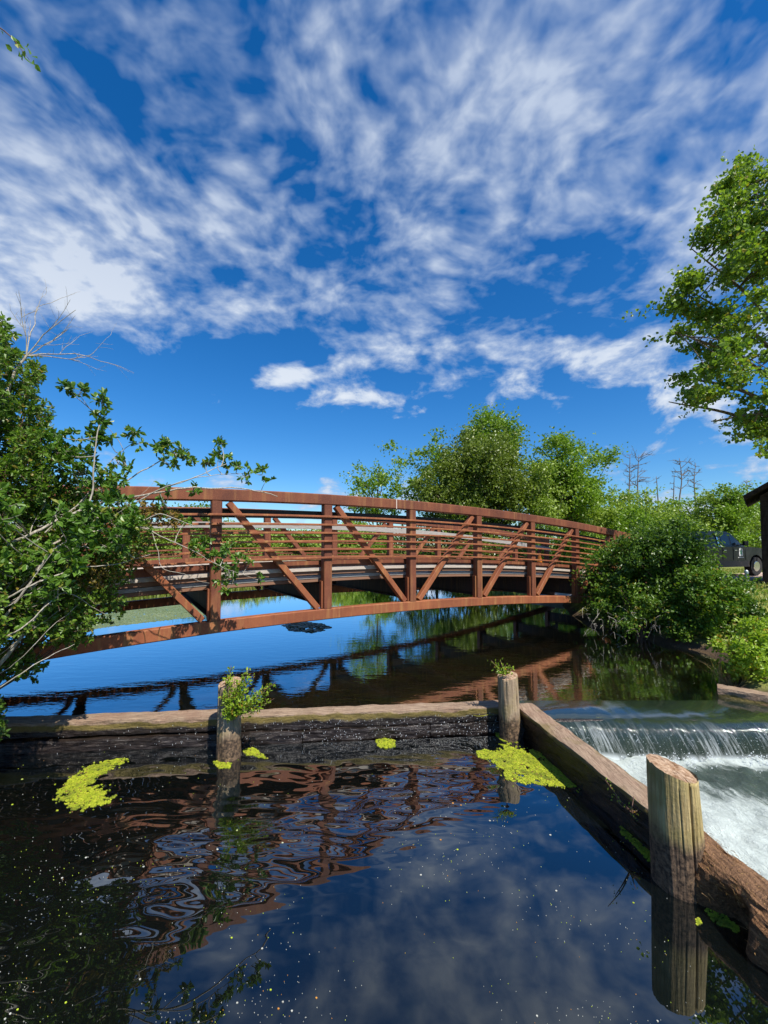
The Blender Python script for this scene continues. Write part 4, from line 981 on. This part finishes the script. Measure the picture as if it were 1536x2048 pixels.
sapling('bright green leafy sapling sprouting from the pile on the left of the dam', at(462, 1428, 5.05),
    [at(x, y, YA + rnd.uniform(-.08, .08)) for x, y in ((466, 1328), (474, 1352), (484, 1356), (492, 1342), (503, 1332), (510, 1345), (500, 1370), (515, 1375), (530, 1372), (545, 1366), (555, 1360), (540, 1385), (552, 1392), (520, 1392), (492, 1385), (476, 1380), (455, 1392), (508, 1400), (470, 1400), (485, 1365), (495, 1355), (470, 1420), (480, 1410), (462, 1345))], 64, .046, 81, M['leaf_bright'])
sapling('tiny green sprout growing on top of the middle pile', at(1006, 1345, 5.66), [at(x, y, 5.62) for x, y in ((988, 1322), (998, 1318), (1008, 1326), (1016, 1326), (1022, 1330), (994, 1334), (980, 1318))], 20, .042, 82, M['leaf_bright'])
sapling('small weeds on the pool side edge of the timber wall before the big pile', at(1245, 1605, 3.75), [at(x, y, 3.72) for x, y in ((1200, 1548), (1215, 1568), (1255, 1580), (1268, 1590), (1250, 1600), (1272, 1602))], 10, .022, 83, M['leaf_bright'])

# snags
SG = 'dead snags above the far trees at the right'
for i, (px, Yd, yt, hw, lab) in enumerate([(1282, 44, 908, 22, 'tallest dark dead snag with spreading bare limbs above the pale trees'), (1264, 47, 908, 14, 'thin grey dead snag just left of the tallest one'), (1316, 46, 952, 8, 'short broken dead trunk right of the tallest snag'),
        (1363, 45, 915, 18, 'grey dead snag in the middle with drooping bare twigs'), (1396, 46, 925, 12, 'forked dead snag right of the middle one'), (1496, 46, 960, 12, 'dead snag partly hidden beside the shed eave'), (1352, 47, 950, 8, 'thin dead stick between the snags')]):
    bx, by, bz = gb(px, Yd); e = empty('dead_tree', (bx, by, bz), lab, 'dead tree', SG); rd = random.Random(200 + i); tb = MB(); zt = H(yt, Yd)
    pth = spline([(bx, by, bz - .2), (bx + rd.uniform(-.3, .3), by, zt * .5), (bx + rd.uniform(-.3, .3), by, zt * .8), (bx, by, zt)], 6)
    tb.tube(pth, [.12 * (1 - .8 * k / (len(pth) - 1)) for k in range(len(pth))], 6)
    for k in range(16 if hw > 10 else 3):
        p = pth[rd.randint(len(pth) // 2 + 1, len(pth) - 2)]; sdn = rd.choice((-1, 1)); twigtree(p, Vector((sdn * rd.uniform(.5, 1), rd.uniform(-.4, .4), rd.uniform(-.1, .8))).normalized(), hw / F * Yd * rd.uniform(.5, 1.2), .04, 2, rd, tb)
    tb.build('trunk', M['deadwood'], e, smooth=True)

# ------------------------------------------------------------------ floating duckweed
def inpoly(x, y, poly):
    c = False; j = len(poly) - 1
    for i in range(len(poly)):
        xi, yi = poly[i]; xj, yj = poly[j]
        if (yi > y) != (yj > y) and x < (xj - xi) * (y - yi) / (yj - yi) + xi: c = not c
        j = i
    return c
def discs(mb, cen, rad, rs, seg=5, thick=.003):
    cen = np.asarray(cen, float); N = len(cen); rad = np.broadcast_to(rad, (N,)); th = rs.uniform(0, 6.28, N)
    ang = th[:, None] + np.arange(seg) * 2 * np.pi / seg; tilt = rs.normal(size=(N, 2)) * .12
    dx = rad[:, None] * np.cos(ang); dy = rad[:, None] * np.sin(ang) * .8
    V = np.stack([cen[:, :1] + dx, cen[:, 1:2] + dy, cen[:, 2:3] + thick + dx * tilt[:, :1] + dy * tilt[:, 1:]], 2)
    V2 = V.copy(); V2[:, :, 2] = cen[:, 2:3] - .004
    o = mb.n; allv = np.concatenate([V, V2], 1).reshape(-1, 3); mb.v.append(allv); mb.n += len(allv); b0 = np.arange(N) * 2 * seg + o
    mb.f += [tuple(x) for x in (b0[:, None] + np.arange(seg)).tolist()]
    for k in range(seg): mb.f += [tuple(x) for x in (b0[:, None] + np.array([k, k + seg, (k + 1) % seg + seg, (k + 1) % seg])).tolist()]
    mb.c.append((o, np.repeat(rs.random(N), 2 * seg)))
DG = 'floating duckweed mats'
def mat_patch(label, poly, z, seed, dens=1.0, r=.011, name='duckweed_mat'):
    jt = .07 if seed in (1, 2) else .012
    rs = np.random.default_rng(seed); wp = [tuple(on(x, y, z))[:2] for x, y in poly]
    xs_ = [q[0] for q in wp]; ys_ = [q[1] for q in wp]; ar = (max(xs_) - min(xs_)) * (max(ys_) - min(ys_)); n = int(min(26000, ar * 9000 * dens)); pts = []
    X_ = rs.uniform(min(xs_), max(xs_), n); Y_ = rs.uniform(min(ys_), max(ys_), n)
    for x, y in zip(X_, Y_):
        jx = jt * fbm((x * 14, y * 14, 3)); jy = jt * fbm((x * 14, y * 14, 8))
        if inpoly(x + jx, y + jy, wp) and fbm((x * 7, y * 7, 1 + seed), 1, 4) > (-.42 if seed in (1, 2, 3) else -9): pts.append((x, y, z + .002 + .006 * max(0, fbm((x * 9, y * 9, 4)))))
    if seed in (1, 2):      # thinning fringe of loose plants
        for x, y, z_ in list(pts[::9]): pts.append((x + float(rs.normal()) * .05, y + float(rs.normal()) * .05, z_))
    if not pts: return
    b = MB(); discs(b, pts, rs.uniform(.55, 1.2, len(pts)) * r, rs)
    return tag(b.build(name, M['duck']), label, 'duckweed', DG)
mat_patch('curved duckweed mat on the dark water at the left of the pool', [(255, 1508), (262, 1514), (240, 1525), (205, 1545), (200, 1558), (212, 1570), (222, 1580), (240, 1588), (225, 1598), (200, 1598), (190, 1606), (175, 1600), (158, 1607), (155, 1592), (128, 1580), (145, 1560), (150, 1550), (180, 1528), (215, 1516)], LOW, 1)
mat_patch('largest yellow green duckweed mat below the middle pile against the timber wall', [(985, 1500), (1010, 1478), (1020, 1490), (1060, 1492), (1095, 1510), (1130, 1540), (1152, 1562), (1110, 1560), (1060, 1558), (1020, 1552), (1005, 1545), (1000, 1530), (980, 1516)], LOW, 2)
mat_patch('small duckweed patch left of the largest mat', [(948, 1495), (965, 1490), (995, 1497), (990, 1508), (965, 1510), (952, 1504)], LOW, 3)
mat_patch('thin duckweed fringe at the foot of the middle pile', [(984, 1452), (994, 1455), (1000, 1465), (1030, 1470), (1030, 1478), (1000, 1474), (988, 1464)], LOW, 4)
mat_patch('small round duckweed patch floating in front of the dam wall', [(752, 1472), (770, 1468), (790, 1473), (790, 1485), (772, 1489), (754, 1484)], LOW, 5)
mat_patch('duckweed patch right at the foot of the leafy pile', [(490, 1492), (510, 1486), (524, 1494), (540, 1508), (524, 1506), (512, 1502), (498, 1502)], LOW, 6)
mat_patch('duckweed patch in front of the leafy pile', [(434, 1514), (445, 1510), (470, 1517), (466, 1526), (446, 1527), (438, 1520)], LOW, 7)
mat_patch('long shaded duckweed strip along the timber wall left of the big pile', [(1226, 1636), (1240, 1636), (1275, 1660), (1310, 1690), (1312, 1725), (1290, 1712), (1262, 1680), (1232, 1655)], LOW, 8)
mat_patch('bright duckweed strip right of the big pile by the rotten hollow', [(1388, 1790), (1405, 1790), (1430, 1810), (1455, 1828), (1450, 1836), (1420, 1826), (1395, 1812)], LOW, 9)
mat_patch('duckweed patch at the lower right frame edge under the rotten timber', [(1502, 1870), (1520, 1872), (1560, 1888), (1560, 1898), (1520, 1886)], LOW, 10)
mat_patch('tiny duckweed blob at the front foot of the big pile', [(1368, 1812), (1378, 1810), (1380, 1820), (1370, 1826)], LOW, 13)
def pads(name, label, poly, z, seed, dens, r, mt):
    M['duck'], keep = mt, M['duck']; o = mat_patch(label, poly, z, seed, dens, r, name); M['duck'] = keep
    o['category'] = name.replace('_', ' '); o['group'] = 'floating growth on the far pond'; return o
pads('algae_mat', 'pale green algae film on the pond seen under the left end of the deck', [(120, 1250), (165, 1235), (240, 1222), (350, 1208), (410, 1210), (420, 1228), (330, 1240), (220, 1252), (160, 1262)], 0, 1, .2, .026, leaf_mat('algae film', (.10, .15, .05), (.24, .28, .14), .1))
pads('lily_pads', 'dark lily pads floating on blue water under the second full post', [(570, 1248), (600, 1243), (650, 1245), (662, 1255), (630, 1264), (585, 1260)], 0, 2, .02, .10, leaf_mat('dark pad', (.02, .035, .02), (.05, .07, .03), .1))['kind'] = 'stuff'
# floating specks
rs = np.random.default_rng(77); n = 3600
px = rs.uniform(-60, 1400, n); py = 1490 + rs.random(n) ** .8 * 620; Yv = (EYE - LOW) * F / (py - HOR)
pts = np.stack([(px - 768) / F * Yv, Yv, np.full(n, LOW + .001)], 1); lim = np.interp(pts[:, 1], [-6, .5, 3, 5.2, 6], [3, 2.75, 2.3, 1.9, 1.8]); pts = pts[pts[:, 0] < lim]; cl = np.array([fbm((x * .9 + y * .5, y * 1.6, 5), 1, 4) for x, y, _ in pts]); pts = pts[rs.random(len(pts)) < np.clip(.28 + cl * 1.1, .05, .9)]
b = MB(); discs(b, pts, np.where(rs.random(len(pts)) < .045, .008, rs.uniform(.0012, .0030, len(pts))) * np.clip(pts[:, 1] / 3.2, .7, 1.6), rs, 5, .002)
m_, t_, o_ = mat('floating specks'); a_ = t_.new('ShaderNodeAttribute'); a_.attribute_name = 'rnd'
pbr(t_, o_, t_.mix(t_.rng(a_.outputs['Fac'], .62, .66), (.42, .42, .36), t_.mix(t_.rng(a_.outputs['Fac'], .9, .92), (.38, .48, .03), (.5, .22, .04))), .6, None, .4)
tag(b.build('floating_specks', m_), 'pale seeds and bits scattered over the dark pool', 'floating specks', kind='stuff')
# drips off the dam face
rs = np.random.default_rng(78); n = 520; x = rs.uniform(-4.2, 1.8, n) ; k = rs.random(n) < np.clip((x + 4.5) / 5, .15, 1); x = x[k]; n = len(x)
z = rs.uniform(-.26, .02, n); y = 5.69 + .093 * x - .008 - (z < -.12) * .03 - rs.random(n) * .02; hh = rs.uniform(.004, .016, n); ww = rs.uniform(.0009, .0022, n)
V = []; 
b = MB()
for i in range(n): b.sweep([(x[i], y[i], z[i] - hh[i]), (x[i], y[i], z[i])], [(-ww[i], -ww[i]), (ww[i], -ww[i]), (0, ww[i])], up=Vector((0, 1, 0)))
tag(b.build('water_drips', flat_mat('bright water drop', (.75, .78, .8), .1)), 'small bright drips running down the wet dam face', 'water drips', kind='stuff')
# trailing waterweed just under the surface
M['weed'] = leaf_mat('waterweed', (.10, .14, .01), (.42, .36, .05), .2)
rs = np.random.default_rng(79); b = MB(); rd = random.Random(79)
for _ in range(760):
    q_ = rd.random()
    if q_ < .4: c = on(rd.gauss(1010, 70), rd.gauss(1345, 26), 0)
    elif q_ < .55: c = on(rd.gauss(950, 26), rd.gauss(1311, 4), 0)
    elif q_ < .72: c = on(rd.gauss(840, 60), rd.gauss(1392, 3), 0)
    else: c = on(rd.uniform(640, 1150), rd.uniform(1300, 1392), 0)
    c.z = -rd.uniform(.004, .06); L = rd.uniform(.25, .9); dv = Vector((rd.gauss(.9, .15), rd.gauss(-.25, .15), 0)).normalized(); s_ = Vector((-dv.y, dv.x, 0)) * rd.uniform(.003, .009)
    p = [c + dv * L * k / 4 + Vector((0, .04 * math.sin(k * 1.4 + L * 9), 0)) for k in range(5)]; vs = []
    for k, q in enumerate(p): f_ = 1 - abs(k - 2) / 2.4; vs += [q - s_ * f_, q + s_ * f_ + Vector((0, 0, .003))]
    o = b.n; b.add(vs, [(2 * k, 2 * k + 1, 2 * k + 3, 2 * k + 2) for k in range(4)]); b.c.append((o, np.full(10, rd.random())))
tag(b.build('waterweed', M['weed']), 'long streaming green waterweed in the upper pond', 'waterweed', kind='stuff')

# ------------------------------------------------------------------ shed, wall, pole
sh_ = empty('shed', (12.9, 14, .7), 'dark wooden shed with overhanging roof at the right edge of the picture', 'shed')
m_, t_, o_ = mat('dark shingles'); v_ = t_.coord(); x_, y_, z_ = t_.sep(v_)
row = t_.math('FRACT', t_.math('MULTIPLY', z_, 6.0)); n_ = t_.noise(t_.scale(v_, (9, 9, 2)), 2, 4)
c_ = t_.mix(t_.rng(n_, .3, .7), (.018, .012, .010), (.045, .032, .028)); c_ = t_.mix(t_.rng(row, .0, .12, .8, 0), c_, (.004, .003, .003))
pbr(t_, o_, c_, .9, t_.bump(row, .5, .02), .1); M['shingle'] = m_
SA = Vector((.675, .738, 0)); SB = Vector((.738, -.675, 0)); S0 = Vector((12.98, 14.1, 0))    # back along the side wall, across the front
def SH(a, b_, z): return S0 + SA * a + SB * b_ + Vector((0, 0, z))
def slab(name, q, lift, mt, par):
    b = MB(); n = len(q); b.add([SH(*p) for p in q] + [SH(p[0] + lift[0], p[1] + lift[1], p[2] + lift[2]) for p in q], [tuple(range(n)), tuple(range(2 * n - 1, n - 1, -1))] + [(i, i + n, (i + 1) % n + n, (i + 1) % n) for i in range(n)])
    return b.build(name, mt, par)
slab('wall', [(0, 0, .3), (0, 4.6, .3), (0, 4.6, 4.05), (0, 2.3, 5.55), (0, 0, 4.05)], (3.4, 0, 0), M['shingle'], sh_)
slab('roof', [(-.4, -.38, 3.92), (-.4, 2.3, 5.66), (3.8, 2.3, 5.66), (3.8, -.38, 3.92)], (0, -.06, .13), M['shingle'], sh_)
slab('roof', [(-.4, 4.98, 3.92), (-.4, 2.302, 5.66), (3.8, 2.302, 5.66), (3.8, 4.98, 3.92)], (0, .06, .13), M['shingle'], sh_)
b = MB(); b.box((10.9, 10.75, .28), (3.2, .3, .96), -.12, .01); wl2 = b.build('retaining_wall', M['concrete']); tag(wl2, 'low mossy concrete retaining wall behind the bright bush at the right', 'retaining wall')
b = MB(); b.box((10.9, 10.72, .80), (3.3, .34, .06), -.12, .005); b.box((10.95, 10.55, .68), (3.2, .05, .10), -.12, .005)
tag(b.build('cap_board', M['board']), 'grey cap board lying on the concrete retaining wall', 'board')
e = empty('metal_pole', (9.62, 10.9, .3), 'galvanised metal fence pole with a round cap standing behind the dark bushes', 'pole')
mg = flat_mat('galvanised steel', (.42, .46, .48), .35, .8)
b = MB(); b.tube([(9.62, 10.9, -.2), (9.60, 10.9, 1.60)], [.038, .038], 12); b.build('tube', mg, e, smooth=False)
b = MB(); b.tube([(9.60, 10.9, 1.60), (9.60, 10.9, 1.66), (9.60, 10.9, 1.69)], [.052, .05, .02], 12); b.build('cap', mg, e)

# ------------------------------------------------------------------ truck
def truck():
    TY = R(20); org = Vector((14.02, 18.4, 0)); org.z = gz(org.x, org.y) + .04
    dx = Vector((math.cos(TY), math.sin(TY), 0)); dy = Vector((-math.sin(TY), math.cos(TY), 0))
    def W(a, b_, z): return org + dx * a + dy * b_ + Vector((0, 0, z))
    e = empty('pickup_truck', org, 'black pickup truck with a bed cap parked behind the bushes at the right', 'truck')
    paint = bpy.data.materials.new('black paint'); paint.use_nodes = True; p_ = paint.node_tree.nodes['Principled BSDF']; p_.inputs['Base Color'].default_value = (.012, .013, .014, 1); p_.inputs['Roughness'].default_value = .4; p_.inputs['Coat Weight'].default_value = .15; p_.inputs['Specular IOR Level'].default_value = .3
    dusty_refl = flat_mat('dusty lower paint', (.06, .045, .04), .55); glass = flat_mat('tinted glass', (.015, .02, .02), .12); rub = flat_mat('rubber', (.015, .015, .015), .8); chrome = flat_mat('chrome', (.6, .6, .6), .2, 1)
    def prism(name, prof, w0, w1, mt, top_in=0.0, zref=1.1, ztop=1.95, bev=True):
        b = MB(); n = len(prof); vs = []
        for side in (w0, w1):
            for (a, z) in prof:
                k = max(0, (z - zref) / (ztop - zref)) * top_in; vs.append(W(a, side + (k if side == w0 else -k), z))
        b.add(vs, [tuple(range(n)), tuple(range(2 * n - 1, n - 1, -1))] + [(i, i + n, (i + 1) % n + n, (i + 1) % n) for i in range(n)])
        return b.build(name, mt, e)
    def arch(cx, r=.50, z0=.42):   # points of a wheel arch, left to right (going along +a)
        return [(cx + r * math.cos(t), z0 + r * math.sin(t)) for t in [math.pi * (1 - k / 8) for k in range(9)] if r * math.sin(t) >= 0]
    # origin is under the cab's rear pillar; front is +a
    body = [(-2.25, .55)] + [q for q in arch(-1.25)] + [q for q in arch(2.35)] + [(3.25, .5), (3.32, .85), (3.25, 1.10), (2.9, 1.20), (1.75, 1.27), (-2.3, 1.27), (-2.32, .8)]
    prism('body', body, -.98, .98, paint)
    prism('cab', [(-.02, 1.268), (1.72, 1.268), (1.45, 1.45), (.98, 1.84), (.70, 1.93), (.15, 1.95), (.02, 1.88)], -.95, .95, paint, .20)
    prism('bed_cap', [(-2.28, 1.268), (-.10, 1.268), (-.16, 1.86), (-.3, 1.92), (-2.0, 1.92), (-2.2, 1.75)], -.95, .95, paint, .18)
    prism('rocker_panel', [(-.72, .40), (1.83, .40), (1.83, .66), (-.72, .66)], -1.0, 1.0, dusty_refl)  # brown holds both dust and a painted reflection of the ground
    def pane(name, pts, mt, off=.006):
        b = MB(); vs = []
        for lift in (off, off - .02):
            for (a, z) in pts: vs.append(W(a, -.95 + max(0, (z - 1.1) / .85) * .20 - lift, z))
        n = len(pts); b.add(vs, [tuple(range(n)), tuple(range(2 * n - 1, n - 1, -1))] + [(i, i + n, (i + 1) % n + n, (i + 1) % n) for i in range(n)]); return b.build(name, mt, e)
    pane('window', [(.18, 1.36), (.72, 1.36), (.72, 1.82), (.26, 1.84)], glass); pane('window', [(.84, 1.36), (1.48, 1.36), (1.30, 1.52), (.95, 1.80), (.84, 1.80)], glass)
    pane('window', [(-1.95, 1.40), (-.28, 1.40), (-.32, 1.80), (-1.9, 1.80)], glass)
    pane('window_trim', [(-.04, 1.28), (.06, 1.28), (.02, 1.90), (-.04, 1.90)], chrome, .01)
    for a0, a1 in ((.10, .78), (.80, 1.60)):
        for q in (a0, a1):
            b = MB(); b.sweep([W(q, -.984, .7), W(q, -.984, 1.26)], rect(.012, .006, 0)); b.build('door_seam', rub, e)
        b = MB(); b.sweep([W(a0 + .04, -1.0, 1.12), W(a0 + .20, -1.0, 1.12)], rect(.03, .03, .005)); b.build('door_handle', chrome, e)
    b = MB(); b.sweep([W(1.42, -1.10, 1.32), W(1.42, -1.10, 1.52)], rect(.20, .12, .03)); b.sweep([W(1.45, -.9, 1.36), W(1.45, -1.05, 1.38)], rect(.05, .05, .01)); b.build('mirror', paint, e)
    for cx in (-1.25, 2.35):
        for s_ in (-1, 1):
            b = MB(); b.tube([W(cx, s_ * .72, .40), W(cx, s_ * .99, .40)], [.40, .40], 24); wlo = b.build('wheel', rub, e)
            b = MB(); b.tube([W(cx, s_ * .985, .40), W(cx, s_ * 1.0, .40)], [.23, .21], 16); r_ = b.build('rim', chrome, wlo, origin=None)
            # mesh was stored relative to the wheel object's own origin
            r_.data.transform(__import__('mathutils').Matrix.Translation(wlo.matrix_world.translation * 0))
            r_.location = (0, 0, 0)
            me = r_.data; co = np.empty(len(me.vertices) * 3); me.vertices.foreach_get('co', co); co = co.reshape(-1, 3); co -= co.mean(0); tgt = np.array(W(cx, s_ * .993, .40) - e.location); me.vertices.foreach_set('co', (co + tgt).ravel())
    # arched white door emblem with a green tree, and the line of lettering under it
    wm = flat_mat('white decal', (.8, .82, .8), .5); gm = flat_mat('green decal', (.03, .28, .12), .5)
    def decal(name, pts, mt, off):
        b = MB(); vs = []
        for lift in (off, off - .004):
            for (a, z) in pts: vs.append(W(a, -.98 - lift, z))
        n = len(pts); b.add(vs, [tuple(range(n)), tuple(range(2 * n - 1, n - 1, -1))] + [(i, i + n, (i + 1) % n + n, (i + 1) % n) for i in range(n)]); return b.build(name, mt, e)
    cx = 1.30
    decal('door_emblem', [(cx - .13, .86), (cx + .13, .86), (cx + .13, 1.10)] + [(cx + .13 * math.cos(t), 1.10 + .13 * math.sin(t)) for t in (.5, 1.0, 1.57, 2.14, 2.64)] + [(cx - .13, 1.10)], wm, .006)
    decal('emblem_tree', [(cx - .015, .90), (cx + .015, .90), (cx + .015, .96), (cx + .075, .96), (cx + .04, 1.03), (cx + .06, 1.05), (cx + .03, 1.12), (cx, 1.19), (cx - .03, 1.12), (cx - .06, 1.05), (cx - .04, 1.03), (cx - .075, .96), (cx - .015, .96)], gm, .011)
    decal('emblem_lettering', [(cx - .2, .79), (cx + .2, .79), (cx + .2, .815), (cx - .2, .815)], wm, .006)
    return e
truck()
# orange cone at the far end of the deck
e = empty('traffic_cone', nd(6.3, 3.2, .975), 'orange traffic cone standing at the right end of the bridge deck', 'traffic cone')
p = nd(6.3, 3.2, .975); om = flat_mat('orange plastic', (.75, .22, .02), .5)
b = MB(); b.tube([p + Vector((0, 0, .03)), p + Vector((0, 0, .62)), p + Vector((0, 0, .66))], [.15, .04, .02], 16); b.build('cone', om, e, smooth=True)
b = MB(); b.box(p + Vector((0, 0, .015)), (.38, .38, .03), .5, .005); b.build('base', om, e)
